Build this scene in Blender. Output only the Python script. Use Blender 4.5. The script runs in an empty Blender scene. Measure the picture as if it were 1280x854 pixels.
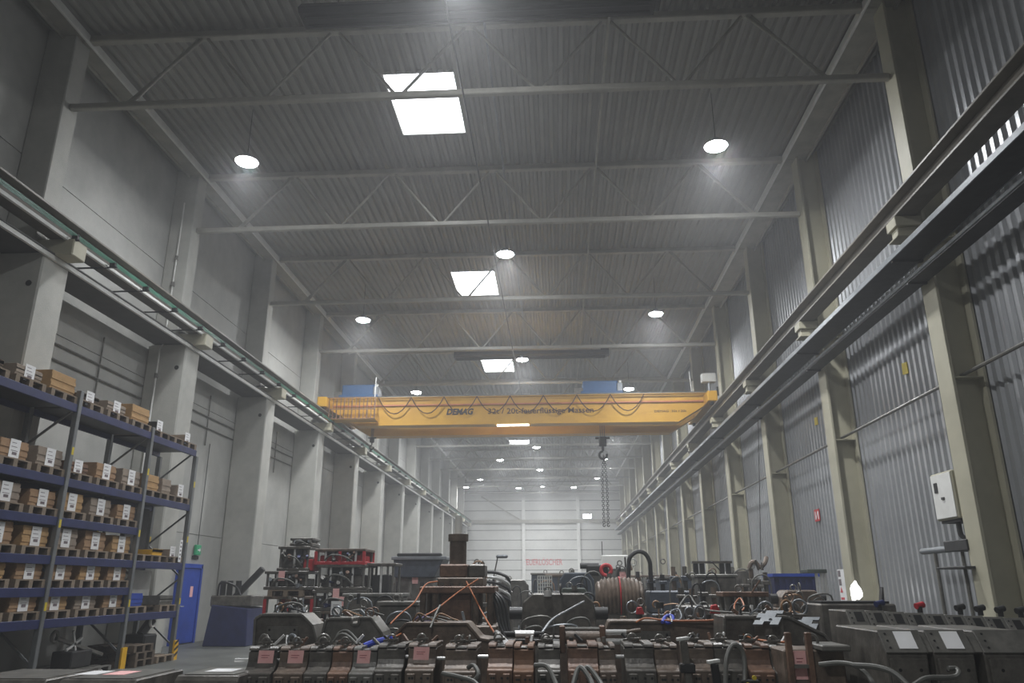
import bpy, bmesh, math, random
from mathutils import Vector, Matrix
random.seed(7)
C = bpy.context.scene.collection
PI = math.pi
# ------------------------------------------------------------------ camera
F0, PITCH, YAW, ROLL = 950.0, .3110, -.0576, -.0019
CAM = Vector((0, 0, 1.6))
_f = Vector((math.sin(YAW)*math.cos(PITCH), math.cos(YAW)*math.cos(PITCH), math.sin(PITCH)))
_r0 = Vector((math.cos(YAW), -math.sin(YAW), 0)); _u0 = _r0.cross(_f)
_r = math.cos(ROLL)*_r0 + math.sin(ROLL)*_u0
_u = -math.sin(ROLL)*_r0 + math.cos(ROLL)*_u0
cd = bpy.data.cameras.new('camera'); cam = bpy.data.objects.new('camera', cd); C.objects.link(cam)
cd.sensor_width = 36; cd.lens = F0*36/1280; cd.clip_start = .05; cd.clip_end = 300
cam.matrix_world = Matrix(((_r.x, _u.x, -_f.x, 0), (_r.y, _u.y, -_f.y, 0), (_r.z, _u.z, -_f.z, 1.6), (0, 0, 0, 1)))
bpy.context.scene.camera = cam
def at(px, py, Y):
    """photo pixel -> (X, Z) on the real plane at depth Y (metres)"""
    d = _f + _r*((px-640)/F0) - _u*((py-427)/F0); t = Y/d.y
    return d.x*t, d.z*t + 1.6
# ------------------------------------------------------------------ light / view
LAMP_W = 1500.0
HAZE = .0047
SKY_E = 9.0
sc = bpy.context.scene
sc.view_settings.view_transform = 'Standard'
try: sc.view_settings.look = 'None'
except Exception: pass
sc.view_settings.gamma = 1; sc.view_settings.use_curve_mapping = False
sc.view_settings.exposure = 0.05
w = bpy.data.worlds.new('world'); sc.world = w; w.use_nodes = True
w.node_tree.nodes['Background'].inputs[0].default_value = (.62, .68, .75, 1)
w.node_tree.nodes['Background'].inputs[1].default_value = .05
_v = w.node_tree.nodes.new('ShaderNodeVolumeScatter')      # dusty foundry air
_v.inputs['Color'].default_value = (.96, .975, 1, 1); _v.inputs['Density'].default_value = HAZE; _v.inputs['Anisotropy'].default_value = .35
w.node_tree.links.new(_v.outputs[0], w.node_tree.nodes['World Output'].inputs['Volume'])
# ------------------------------------------------------------------ materials
def lin(h):
    h = h.lstrip('#'); v = [int(h[i:i+2], 16)/255 for i in (0, 2, 4)]
    return tuple((c/12.92 if c <= .04045 else ((c+.055)/1.055)**2.4) for c in v)
MATS = {}
def mat(name, c1, c2=None, rough=.6, metal=0., scale=3., bump=.0, bscale=30., emit=0., stretch=(1, 1, 1), contrast=.5, spec=.5):
    m = bpy.data.materials.new(name); m.use_nodes = True; nt = m.node_tree; N = nt.nodes
    b = N['Principled BSDF']; a = lin(c1); c = lin(c2 or c1)
    tc = N.new('ShaderNodeTexCoord'); mp = N.new('ShaderNodeMapping'); mp.inputs['Scale'].default_value = stretch
    nt.links.new(tc.outputs['Object'], mp.inputs[0])
    nz = N.new('ShaderNodeTexNoise'); nz.inputs['Scale'].default_value = scale; nz.inputs['Detail'].default_value = 6
    nz.inputs['Roughness'].default_value = .65
    nt.links.new(mp.outputs[0], nz.inputs['Vector'])
    cr = N.new('ShaderNodeValToRGB'); e = cr.color_ramp.elements
    e[0].position = .5-contrast/2*.6; e[1].position = .5+contrast/2*.6
    e[0].color = (*a, 1); e[1].color = (*c, 1)
    nt.links.new(nz.outputs[0], cr.inputs[0]); nt.links.new(cr.outputs[0], b.inputs['Base Color'])
    b.inputs['Roughness'].default_value = rough; b.inputs['Metallic'].default_value = metal
    b.inputs['Specular IOR Level'].default_value = spec
    if bump:
        n2 = N.new('ShaderNodeTexNoise'); n2.inputs['Scale'].default_value = bscale; n2.inputs['Detail'].default_value = 4
        nt.links.new(tc.outputs['Object'], n2.inputs['Vector'])
        bp = N.new('ShaderNodeBump'); bp.inputs['Strength'].default_value = bump; bp.inputs['Distance'].default_value = .02
        nt.links.new(n2.outputs[0], bp.inputs['Height']); nt.links.new(bp.outputs[0], b.inputs['Normal'])
    if emit:
        b.inputs['Emission Color'].default_value = (*a, 1); b.inputs['Emission Strength'].default_value = emit
    MATS[name] = m; return m
M = MATS
mat('concrete_wall', '#9c9c98', '#aeaea9', .85, scale=.8, bump=.15)
mat('concrete_column', '#a3a39d', '#b5b4ad', .8, scale=1.2, bump=.15)
mat('cream_paint', '#a39f8b', '#b3af9a', .55, scale=1.0)
mat('sheet_metal', '#95979a', '#a6a8aa', .34, .3, scale=.6)
mat('roof_deck', '#868581', '#93928d', .5, .15, scale=.5)
mat('truss_steel', '#8f8d84', '#a3a096', .5, .1, scale=2)
mat('end_wall', '#c4c4c0', '#d2d2ce', .7, scale=.4)
mat('floor', '#4e504d', '#5f615d', .5, scale=.9, bump=.05)
mat('girder_paint', '#66625a', '#79746a', .5, .1, scale=2)
mat('tray_metal', '#72777b', '#8e9296', .4, .3, scale=2)
mat('dark_metal', '#262627', '#383838', .45, .15, scale=5)
mat('walkway_steel', '#3f3e3b', '#4a4946', .6, .1)
mat('black', '#101011', '#191919', .6)
mat('rust_dark', '#51463d', '#7e6f62', .45, .15, scale=5, bump=.2)
mat('rust_mid', '#574338', '#826553', .45, .15, scale=6, bump=.2)
mat('rust_orange', '#5f4330', '#85634a', .6, .1, scale=4, bump=.2)
mat('steel_dark', '#46433f', '#716d66', .36, .2, scale=5, bump=.12)
mat('steel_grey', '#5d5c58', '#7d7b75', .36, .2, scale=5, bump=.1)
mat('steel_green', '#394039', '#545d56', .45, .12, scale=5, bump=.1)
mat('steel_blue', '#363c45', '#4c545f', .45, .12, scale=5, bump=.1)
mat('chrome', '#d6d6d4', '#e4e4e2', .25, .35)
mat('white_paint', '#d5d5d0', '#e2e2de', .5)
mat('paper_white', '#e6e6e6', '#efefef', .6)
mat('paper_pink', '#f2b3b1', '#f8c4c1', .7, scale=8)
mat('ink', '#6a6266', '#7b7074', .8)
mat('ink_red', '#9c4a52', '#a9555c', .8)
mat('crane_yellow', '#bd8c20', '#c99a2c', .42, scale=1.2)
mat('crane_blue', '#244f7c', '#2d5b8a', .45)
mat('rack_blue', '#1f2750', '#283160', .45, .1)
mat('bright_blue', '#1c3f9c', '#2349ad', .5)
mat('rack_grey', '#6e7172', '#808384', .45, .4)
mat('cardboard', '#94765a', '#aa8a69', .85, scale=6)
mat('cardboard_tan', '#a8885e', '#bd986a', .85, scale=6)
mat('cardboard_grey', '#8a7d70', '#9c8e80', .85, scale=6)
mat('wood', '#75685a', '#8c7c69', .85, scale=5, stretch=(1, 6, 6))
mat('wood_dark', '#50453b', '#655849', .85, scale=5)
mat('orange_hose', '#a8613a', '#be754a', .5)
mat('copper_hose', '#8a6a4c', '#a68263', .45, .2)
mat('grey_hose', '#5a5a56', '#6f6f6a', .5, .1)
mat('black_hose', '#1d1d1e', '#29292a', .5)
mat('purple_hose', '#6b5f86', '#7d7199', .5)
mat('red_paint', '#a61e29', '#b82a34', .5)
mat('bright_red', '#b0242b', '#bb2f35', .5)
mat('yellow', '#c9b32a', '#d7c23b', .5)
mat('hazard_yellow', '#d9a514', '#e3b024', .5)
mat('green_cable', '#2a6b55', '#337a62', .4)
mat('sign_green', '#2f9a6a', '#3aa878', .5)
mat('blue_strap', '#2b3fae', '#3850c4', .5)
mat('skylight_pane', '#f4f8ff', '#f4f8ff', .5, emit=SKY_E)
mat('lamp_glow', '#f4f8ff', '#f4f8ff', .5, emit=90)
mat('tube_glow', '#fff6e0', '#fff6e0', .5, emit=8)
mat('panel_glow', '#ffffff', '#ffffff', .5, emit=2.5)
mat('letter_red', '#c4444e', '#cc525b', .7)
mat('letter_dark', '#14141f', '#14141f', .6)
mat('letter_brown', '#3e1f12', '#3e1f12', .6)
# ------------------------------------------------------------------ mesh helper
class MB:
    def __init__(s): s.v = []; s.f = []
    def add(s, vs, fs):
        n = len(s.v); s.v += [tuple(v) for v in vs]; s.f += [tuple(i+n for i in f) for f in fs]; return s
    def box(s, x0, x1, y0, y1, z0, z1):
        if x0 > x1: x0, x1 = x1, x0
        if y0 > y1: y0, y1 = y1, y0
        if z0 > z1: z0, z1 = z1, z0
        return s.add([(x0,y0,z0),(x1,y0,z0),(x1,y1,z0),(x0,y1,z0),(x0,y0,z1),(x1,y0,z1),(x1,y1,z1),(x0,y1,z1)],
                     [(3,2,1,0),(4,5,6,7),(0,1,5,4),(1,2,6,5),(2,3,7,6),(3,0,4,7)])
    def prism_x(s, prof, x0, x1):      # prof: (y,z) polygon
        n = len(prof); vs = [(x0, y, z) for y, z in prof]+[(x1, y, z) for y, z in prof]
        fs = [tuple(range(n)), tuple(range(2*n-1, n-1, -1))]+[(i, i+n, (i+1) % n+n, (i+1) % n) for i in range(n)]
        return s.add(vs, fs)
    def prism_y(s, prof, y0, y1):      # prof: (x,z) polygon
        n = len(prof); vs = [(x, y0, z) for x, z in prof]+[(x, y1, z) for x, z in prof]
        fs = [tuple(range(n)), tuple(range(2*n-1, n-1, -1))]+[(i, i+n, (i+1) % n+n, (i+1) % n) for i in range(n)]
        return s.add(vs, fs)
    def prism_z(s, prof, z0, z1):
        n = len(prof); vs = [(x, y, z0) for x, y in prof]+[(x, y, z1) for x, y in prof]
        fs = [tuple(range(n)), tuple(range(2*n-1, n-1, -1))]+[(i, i+n, (i+1) % n+n, (i+1) % n) for i in range(n)]
        return s.add(vs, fs)
    def bar(s, a, b, w, h=None):
        a = Vector(a); b = Vector(b); d = (b-a).normalized(); h = h or w
        up = Vector((0, 0, 1)) if abs(d.z) < .95 else Vector((0, 1, 0))
        r = d.cross(up).normalized()*w/2; u = r.cross(d).normalized()*h/2
        vs = [p+i*r+j*u for p in (a, b) for i, j in ((-1,-1),(1,-1),(1,1),(-1,1))]
        return s.add(vs, [(3,2,1,0),(4,5,6,7),(0,1,5,4),(1,2,6,5),(2,3,7,6),(3,0,4,7)])
    def tube(s, pts, r, n=8, r2=None):
        pts = [Vector(p) for p in pts]; m = len(pts); rings = []
        prev = None
        for i, p in enumerate(pts):
            t = (pts[min(i+1, m-1)]-pts[max(i-1, 0)]).normalized()
            if prev is None:
                prev = t.orthogonal().normalized()
            a = (prev-t*prev.dot(t)).normalized(); prev = a; b = t.cross(a)
            rr = r if r2 is None else r+(r2-r)*i/(m-1)
            rings.append([p+(a*math.cos(2*PI*k/n)+b*math.sin(2*PI*k/n))*rr for k in range(n)])
        vs = [v for R in rings for v in R]; fs = []
        for i in range(m-1):
            for k in range(n): fs.append((i*n+k, i*n+(k+1) % n, (i+1)*n+(k+1) % n, (i+1)*n+k))
        fs.append(tuple(range(n-1, -1, -1))); fs.append(tuple((m-1)*n+k for k in range(n)))
        return s.add(vs, fs)
    def cyl(s, a, b, r, n=16, r2=None): return s.tube([a, b], r, n, r2)
    def torus(s, c, R, r, axis='y', n=20, m=6, arc=2*PI, a0=0, sx=1.):
        c = Vector(c); pts = []
        for i in range(n+1):
            t = a0+arc*i/n
            u, v = math.cos(t)*R*sx, math.sin(t)*R
            pts.append(c+{'y': Vector((u, 0, v)), 'x': Vector((0, u, v)), 'z': Vector((u, v, 0))}[axis])
        return s.tube(pts, r, m)
    def build(s, name, m, parent=None, bev=0., smooth=False, loc=None, rot=None, seg=1):
        me = bpy.data.meshes.new(name); me.from_pydata(s.v, [], s.f); me.update()
        bm = bmesh.new(); bm.from_mesh(me); bmesh.ops.recalc_face_normals(bm, faces=bm.faces); bm.to_mesh(me); bm.free()
        me.materials.append(M[m] if isinstance(m, str) else m)
        if smooth:
            for p in me.polygons: p.use_smooth = True
            try: me.set_sharp_from_angle(angle=.7)
            except Exception: pass
        o = bpy.data.objects.new(name, me); C.objects.link(o)
        if parent: o.parent = parent
        if loc: o.location = loc
        if rot: o.rotation_euler = rot
        if bev:
            b = o.modifiers.new('bevel', 'BEVEL'); b.width = bev; b.segments = seg; b.limit_method = 'ANGLE'; b.angle_limit = .6
        return o
def tag(o, label=None, cat=None, group=None, kind=None):
    if label: o['label'] = label
    if cat: o['category'] = cat
    if group: o['group'] = group
    if kind: o['kind'] = kind
    return o
def empty(name, loc=(0, 0, 0), rz=0, label=None, cat=None, group=None):
    o = bpy.data.objects.new(name, None); C.objects.link(o); o.location = loc; o.rotation_euler = (0, 0, rz); o.empty_display_size = .2
    return tag(o, label, cat, group)
def structure(o): o['kind'] = 'structure'; return o
CH = {}
def kids(o): return [c for c in bpy.data.objects if c.parent == o]
def copy_tree(o, loc=None, label=None, group=None):
    ks = kids(o); c = o.copy(); C.objects.link(c)
    if loc is not None: c.location = loc
    if label: c['label'] = label
    if group: c['group'] = group
    for k in ks:
        kk = kids(k); d = k.copy(); C.objects.link(d); d.parent = c
        for g in kk: e = g.copy(); C.objects.link(e); e.parent = d
    return c
def spline(pts, n=6):
    P = [Vector(p) for p in pts]; P = [P[0]*2-P[1]]+P+[P[-1]*2-P[-2]]; out = []
    for i in range(1, len(P)-2):
        a, b, c, d = P[i-1:i+3]
        for k in range(n):
            t = k/n; out.append(.5*((2*b)+(c-a)*t+(2*a-5*b+4*c-d)*t*t+(3*b-a-3*c+d)*t**3))
    out.append(P[-2]); return out
def text_mesh(name, body, size, m, parent=None, loc=(0, 0, 0), rot=(PI/2, 0, 0), bold=0., shear=0., sx=1., align='LEFT', ext=.004, width=None):
    cu = bpy.data.curves.new(name, 'FONT'); cu.body = body; cu.size = size; cu.extrude = ext; cu.offset = bold; cu.shear = shear
    cu.align_x = align; cu.resolution_u = 3
    t = bpy.data.objects.new(name, cu); C.objects.link(t)
    dg = bpy.context.evaluated_depsgraph_get(); me = bpy.data.meshes.new_from_object(t.evaluated_get(dg))
    bpy.data.objects.remove(t); me.materials.clear(); me.materials.append(M[m])
    if width:
        xs = [v.co.x for v in me.vertices]; k = width/(max(xs)-min(xs)); x0 = min(xs)
        for v in me.vertices: v.co.x = (v.co.x-x0)*k
    o = bpy.data.objects.new(name, me); C.objects.link(o); o.location = loc; o.rotation_euler = rot
    if parent: o.parent = parent
    return o
ORD = ['first', 'second', 'third', 'fourth', 'fifth', 'sixth', 'seventh', 'eighth', 'ninth', 'tenth', 'eleventh', 'twelfth', 'thirteenth', 'fourteenth', 'fifteenth', 'sixteenth', 'seventeenth', 'eighteenth', 'nineteenth', 'twentieth']
# ================================================================== SETTING
WL, WR, Y0, YE, ZC = -11.0, 7.55, -9.0, 88.0, 13.3
CX = -1.69
COLY = [13.5+6*k for k in range(13)]
structure(MB().box(WL-.3, WR+.3, Y0-.3, YE+.3, -.2, 0).build('floor', 'floor'))
# left wall: precast concrete panels with open joints
b = MB(); zs = [0, 3.1, 6.93, 10.2, ZC+.4]; ys = [Y0]+[1.5, 7.5]+COLY+[YE]
b.box(WL-.3, WL-.06, Y0, YE, 0, ZC+.4)
for i in range(len(ys)-1):
    for k in range(4):
        b.box(WL-.08, WL, ys[i]+.008, ys[i+1]-.008, zs[k]+(.009 if k else 0), zs[k+1]-.009)
structure(b.build('wall_left', 'concrete_wall'))
# right wall: trapezoidal sheet, ribs vertical
b = MB(); pitch = .25; y = Y0; pr = []
while y < YE:
    pr += [(WR, y), (WR, y+.09), (WR+.055, y+.125), (WR+.055, y+.215)]; y += pitch
pr += [(WR, YE), (WR+.25, YE), (WR+.25, Y0)]
b.prism_z(pr, 0, ZC+.4); structure(b.build('wall_right', 'sheet_metal'))
# end wall with horizontal cladding joints, posts and rails
b = MB(); b.box(WL, WR, YE+.05, YE+.4, 0, ZC+.4); z = 0
while z < ZC:
    b.box(WL, WR, YE-.02, YE+.06, z+.035, min(z+1.08, ZC)-.035); z += 1.08
wb = structure(b.build('wall_back', 'end_wall'))
q = MB(); z = 1.08
while z < ZC: q.box(WL, WR, YE-.025, YE+.05, z-.034, z+.034); z += 1.08
structure(q.build('trim_1', 'walkway_steel'))
structure(MB().box(WL, WR, Y0-.3, Y0, 0, ZC+.4).build('wall_front', 'concrete_wall'))
# roof deck, ribs along the hall, with skylight openings
SKX0, SKX1 = -4.0, -2.25
SKY = [(15.2+12.1*i, 17.8+12.1*i) for i in range(5)]
b = MB()
def deck(x0, x1, y0, y1):
    n = round((x1-x0)/.25); pr = []
    for i in range(n):
        x = x0+i*.25; pr += [(x, ZC), (x+.085, ZC), (x+.125, ZC+.075), (x+.21, ZC+.075)]
    pr += [(x0+n*.25, ZC), (x0+n*.25, ZC+.12), (x0, ZC+.12)]
    b.prism_y(pr, y0, y1)
deck(-11.0, SKX0, Y0, YE); deck(SKX1, 7.75, Y0, YE)
yy = Y0
for a, c in SKY: deck(SKX0, SKX1, yy, a); yy = c
deck(SKX0, SKX1, yy, YE)
structure(b.build('ceiling', 'roof_deck'))
for i, (a, c) in enumerate(SKY):
    s = empty('window_%d' % (i+1), ((SKX0+SKX1)/2, (a+c)/2, ZC+.12)); s['kind'] = 'structure'
    hx, hy = (SKX1-SKX0)/2, (c-a)/2
    q = MB()
    for x0, x1, y0, y1 in ((-hx, -hx+.03, -hy, hy), (hx-.03, hx, -hy, hy), (-hx+.03, hx-.03, -hy, -hy+.03), (-hx+.03, hx-.03, hy-.03, hy)): q.box(x0, x1, y0, y1, -.125, .16)
    for x0, x1, y0, y1 in ((-hx-.06, -hx, -hy-.06, hy+.06), (hx, hx+.06, -hy-.06, hy+.06), (-hx, hx, -hy-.06, -hy), (-hx, hx, hy, hy+.06)): q.box(x0, x1, y0, y1, 0, .16)
    q.build('skylight_curb', 'white_paint', s)
    MB().box(-hx-.06, hx+.06, -hy-.06, hy+.06, .16, .19).build('skylight_pane', 'skylight_pane', s)
# exit door in the left wall
d = empty('door_1', (WL, 23.0, 0)); d['kind'] = 'structure'
MB().box(0, .09, -.62, .66, .02, 2.12).build('door_leaf', 'bright_blue', d, bev=.01)
MB().box(0, .12, .66, .76, 0, 2.2).box(0, .12, -.72, -.62, 0, 2.2).box(0, .12, -.72, .76, 2.12, 2.24).build('door_frame', 'bright_blue', d)
MB().box(.09, .095, .12, .3, 1.3, 1.6).build('notice', 'paper_pink', d)
MB().cyl((.09, -.45, 1.05), (.16, -.45, 1.05), .015).bar((.16, -.45, 1.05), (.16, -.3, 1.05), .02).build('door_handle', 'chrome', d)
# ================================================================== COLUMNS
def left_column(y, i):
    r = empty('concrete_column', (0, y, 0), 0, 'grey concrete column of the left wall, %s counted from the camera' % ORD[i], 'column', 'left concrete columns')
    MB().box(WL+.01, -9.93, -.4, .4, 0, 7.86).build('lower_shaft', 'concrete_column', r, bev=.03)
    MB().box(WL+.01, -10.31, -.25, .25, 7.86, ZC-.02).build('upper_shaft', 'concrete_column', r, bev=.02)
    MB().prism_y([(-10.31, 7.87), (-9.5, 7.87), (-9.5, 8.22), (-10.31, 8.22)], -.22, .22).build('corbel', 'cream_paint', r, bev=.02)
    MB().cyl((-10.13, -.41, 7.2), (-10.13, -.395, 7.2), .06).build('socket_hole', 'black', r)
    return r
def right_column(y, i):
    r = empty('cream_column', (0, y, 0), 0, 'cream painted column of the corrugated right wall, %s counted from the camera' % ORD[i], 'column', 'right cream columns')
    for nm, w_, za, zb2 in (('lower_shaft', .25, 0, 7.8), ('upper_shaft', .23, 7.8, ZC-.02)):
        MB().prism_z([(6.93, -w_), (6.985, -w_), (6.985, -.05), (WR-.075, -.05), (WR-.075, -w_), (WR-.02, -w_), (WR-.02, w_), (WR-.075, w_), (WR-.075, .05), (6.985, .05), (6.985, w_), (6.93, w_)], za, zb2).build(nm, 'cream_paint', r, bev=.006)
    for z in (.02, 5.05, 7.74): MB().box(6.985, WR-.075, -.24, .24, z, z+.025).build('stiffener', 'cream_paint', r)
    MB().box(6.45, 6.93, -.2, .2, 8.02, 8.22).box(6.45, 6.93, -.2, .2, 7.8, 7.84).box(6.5, 6.93, -.13, .13, 7.84, 8.02).build('corbel', 'cream_paint', r, bev=.01)
    return r
for i, y in enumerate(COLY):
    if i == 0: lc, rc = left_column(y, 0), right_column(y, 0)
    else:
        copy_tree(lc, (0, y, 0), 'grey concrete column of the left wall, %s counted from the camera' % ORD[i])
        copy_tree(rc, (0, y, 0), 'cream painted column of the corrugated right wall, %s counted from the camera' % ORD[i])
# ================================================================== ROOF TRUSSES
ZB, ZT = 11.44, 13.09
t0 = empty('roof_truss', (CX, COLY[0], 0), 0, 'grey steel lattice roof truss, %s counted from the camera' % ORD[0], 'roof truss', 'roof trusses')
MB().box(-8.61, 8.6, -.07, .07, ZB-.07, ZB+.07).build('bottom_chord', 'truss_steel', t0, bev=.02)
MB().box(-8.61, 8.6, -.09, .09, ZT, ZT+.16).build('top_chord', 'truss_steel', t0, bev=.02)
for k in range(-3, 3):
    for sgn in (0, 1):
        xb = 1.473+2.947*k; xt = xb-1.473 if sgn == 0 else xb+1.473
        if abs(xt) > 6: 
            if abs(xb) > 7.3: continue
        MB().cyl((xb+(-.09 if sgn == 0 else .09), 0, ZB+.06), (xt+(.1 if sgn == 0 else -.1), 0, ZT), .035, 8).build('diagonal', 'truss_steel', t0, smooth=True)
for xb, xt in ((-7.37, -5.9), (7.37, 5.9)):
    MB().cyl((xb, 0, ZB+.06), (xt, 0, ZT), .035, 8).build('diagonal', 'truss_steel', t0, smooth=True)
for i, y in enumerate(COLY[1:], 1):
    copy_tree(t0, (CX, y, 0), 'grey steel lattice roof truss, %s counted from the camera' % ORD[i])
# eave channels
for side, x0, x1 in (('left', -10.62, -10.15), ('right', 6.62, 7.25)):
    r = empty('eave_beam', ((x0+x1)/2, 40, ZT), 0, 'long channel beam under the roof edge along the %s wall' % side, 'beam', 'eave beams')
    h = (x1-x0)/2
    q = MB().box(-h, h, -49+.1, YE-40-.05, .03, .06)
    q.build('web', 'truss_steel', r)
    for sx in (-1, 1): MB().box(sx*h-.03, sx*h+.03, -48.9, YE-40-.05, -.05, .16).build('flange', 'white_paint' if sx*(1 if side == 'left' else -1) > 0 else 'truss_steel', r, bev=.01)
# cable along the ridge and a pipe on the top chords
tag(MB().tube([(-1.77, Y0+.1, 11.3), (-1.77, YE-.1, 11.3)], .022, 6).build('ridge_cable', 'dark_metal'), 'thin dark cable running the length of the hall below the trusses', 'cable')
tag(MB().tube([(-1.35, Y0+.1, 13.05), (-1.35, YE-.1, 13.05)], .03, 6).build('roof_conduit', 'tray_metal'), 'pale conduit running along the roof ridge beside the dark cable', 'conduit')
tag(MB().tube([(1.3, Y0+.1, 13.04), (1.3, YE-.1, 13.04)], .035, 6).build('roof_pipe', 'truss_steel'), 'grey pipe running along the roof right of the ridge', 'pipe')
# radiant heaters
for i, (y, x0, x1) in enumerate(((12.25, -4.9, 2.1), (36.0, -4.95, 2.6))):
    r = empty('radiant_heater', ((x0+x1)/2, y, 12.35), 0, ['long dark heater strip under the roof, nearest the camera at the top of the picture', 'long dark heater strip under the roof, above the yellow crane'][i], 'heater', 'roof heaters')
    h = (x1-x0)/2
    MB().prism_x([(-.24, 0), (.24, 0), (.3, .1), (.16, .3), (-.16, .3), (-.3, .1)], -h, h).build('hood', 'black' if i == 0 else 'dark_metal', r, bev=.01)
    for dy in (-.12, .12): MB().cyl((-h+.1, dy, -.03), (h-.1, dy, -.03), .035, 8).build('burner_tube', 'black', r, smooth=True)
    for sx in (-.8, -.27, .27, .8): MB().cyl((sx*h, 0, .3), (sx*h, 0, ZC-12.35), .012, 6).build('hanger', 'dark_metal', r)
    MB().box(h-.3, h+.1, -.15, .15, .02, .4).build('burner_box', 'dark_metal', r)
# ================================================================== LAMPS
def lamp_root(x, y, z, label):
    r = empty('high_bay_lamp', (x, y, z), 0, label, 'ceiling lamp', 'high bay lamps')
    MB().cyl((0, 0, .07), (0, 0, .17), .13, 20, .09).build('housing', 'tray_metal', r, smooth=True)
    MB().cyl((0, 0, -.03), (0, 0, .07), .285, 24, .15).build('reflector', 'white_paint', r, smooth=True)
    q = MB(); pts = [(0, 0, -.032), (0, 0, -.06), (0, 0, -.09), (0, 0, -.105)]; rr = [.27, .25, .17, .05]; n = 24
    vs = [(rr[i]*math.cos(2*PI*k/n), rr[i]*math.sin(2*PI*k/n), pts[i][2]) for i in range(4) for k in range(n)]
    q.add(vs, [(i*n+k, i*n+(k+1) % n, (i+1)*n+(k+1) % n, (i+1)*n+k) for i in range(3) for k in range(n)]+[tuple(range(n)), tuple(range(3*n, 4*n))]).build('lens', 'lamp_glow', r, smooth=True)
    MB().cyl((0, 0, .17), (0, 0, ZC-z), .008, 6).build('rod', 'dark_metal', r)
    return r
LD = bpy.data.lights.new('lamp_light', 'SPOT'); LD.energy = LAMP_W; LD.color = (.97, .985, 1.0); LD.spot_size = math.radians(178); LD.spot_blend = .01; LD.shadow_soft_size = .2
LD.use_nodes = True; _n = LD.node_tree.nodes; _l = LD.node_tree.links          # photometric curve of the reflector: strongest straight down
_tc = _n.new('ShaderNodeTexCoord'); _sp = _n.new('ShaderNodeSeparateXYZ'); _p = _n.new('ShaderNodeMath'); _p.operation = 'POWER'; _p.inputs[1].default_value = 2.0
_ab = _n.new('ShaderNodeMath'); _ab.operation = 'ABSOLUTE'; _ma = _n.new('ShaderNodeMath'); _ma.operation = 'MULTIPLY_ADD'; _ma.inputs[1].default_value = .94; _ma.inputs[2].default_value = .06
_l.new(_tc.outputs['Normal'], _sp.inputs[0]); _l.new(_sp.outputs[2], _ab.inputs[0]); _l.new(_ab.outputs[0], _p.inputs[0]); _l.new(_p.outputs[0], _ma.inputs[0]); _l.new(_ma.outputs[0], _n['Emission'].inputs['Strength'])
lamps = []
for k in range(0, 6):
    y = 16.4+12*k
    for x, s in ((-7.62, 'left'), (4.03, 'right')):
        if k == 4 and s == 'left': x = -4.72
        lamps.append((x, y, 11.8, 'bright round high bay lamp of the %s row, %s from the camera' % (s, ORD[max(k, 0)] if k >= 0 else 'the one overhead')))
for k in range(-2, 6): lamps.append((-1.5, 22.4+12*k, 11.8, 'bright round high bay lamp of the middle row, ' + (('%s from the camera' % ORD[k]) if k >= 0 else ('added unseen behind the camera', 'cut by the top edge')[k+2])))  # middle-row lamp behind the camera is added, unseen, to light the front dies
for i, (px, py) in enumerate(((561, 609), (648, 610), (716, 609))):
    x, z = at(px, py, 80); x = -11+.25*round((max(x, -9.6)+11)/.25)+.04; lamps.append((x, 80, z, 'small distant lamp before the end wall, the %s' % ('left one', 'middle one', 'right one')[i]))
L0 = None
for x, y, z, lab in lamps:
    lab = lab.replace('from the camera', 'from the camera')
    if abs(z-11.8) > .01: r = lamp_root(x, y, z, lab)
    elif L0 is None: L0 = r = lamp_root(x, y, z, lab)
    else: r = copy_tree(L0, (x, y, z), lab)
    lo = bpy.data.objects.new('lamp_light', LD); C.objects.link(lo); lo.parent = r; lo.location = (0, 0, -.16)
# flood lamp low on the end wall
x, z = at(738, 654, 80)
r = empty('flood_lamp', (x, 87.97, 8.78), 0, 'wide bright flood lamp mounted on the end wall beam', 'wall lamp')
MB().box(-.5, .5, -.3, 0, 0, .5).build('housing', 'dark_metal', r, bev=.03)
MB().box(-.45, .45, -.32, -.3, .03, .42).build('lens', 'lamp_glow', r)
# ================================================================== CRANE RUNWAYS
def ibeam(xc, h, wf, z0, y0, y1, wweb=.04, tf=.05):
    q = MB(); q.box(xc-wf/2, xc+wf/2, y0, y1, z0, z0+tf); q.box(xc-wf/2, xc+wf/2, y0, y1, z0+h-tf, z0+h); q.box(xc-wweb/2, xc+wweb/2, y0, y1, z0+tf, z0+h-tf); return q
for side, xc in (('left', -9.87), ('right', 6.68)):
    r = empty('crane_runway', (xc, 0, 8.24), 0, 'long steel crane runway beam carried by the %s columns' % side, 'crane runway', 'crane runway beams')
    q = ibeam(0, .42, .4, 0, Y0+.2, YE-.1); q.build('girder', 'girder_paint', r, bev=.008)
    MB().box(-.04, .04, Y0+.2, YE-.1, .42, .49).build('rail', 'steel_grey', r)
# left: conductor line and its supports
r = empty('conductor_line', (-9.5, 0, 8.3), 0, 'green conductor lines with a white rail and black arms on the left runway', 'conductor line')
MB().box(-.19, -.13, 5, 86, -.12, -.05).build('white_rail', 'white_paint', r)
for k in range(4): MB().box(-.075+.035*k, -.06+.035*k, 5, 86, -.02, -.005).build('conductor_bar', 'green_cable', r)
y = 13.3; n = 0
while y < 60:
    q = MB().box(-.85, .08, y, y+.04, -.125, -.1)
    for k in range(4): q.box(-.08+.035*k, -.06+.035*k, y-.01, y+.05, -.1, .02)
    q.build('support_arm', 'black', r); y += 1.35+.03*n; n += 1
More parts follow.
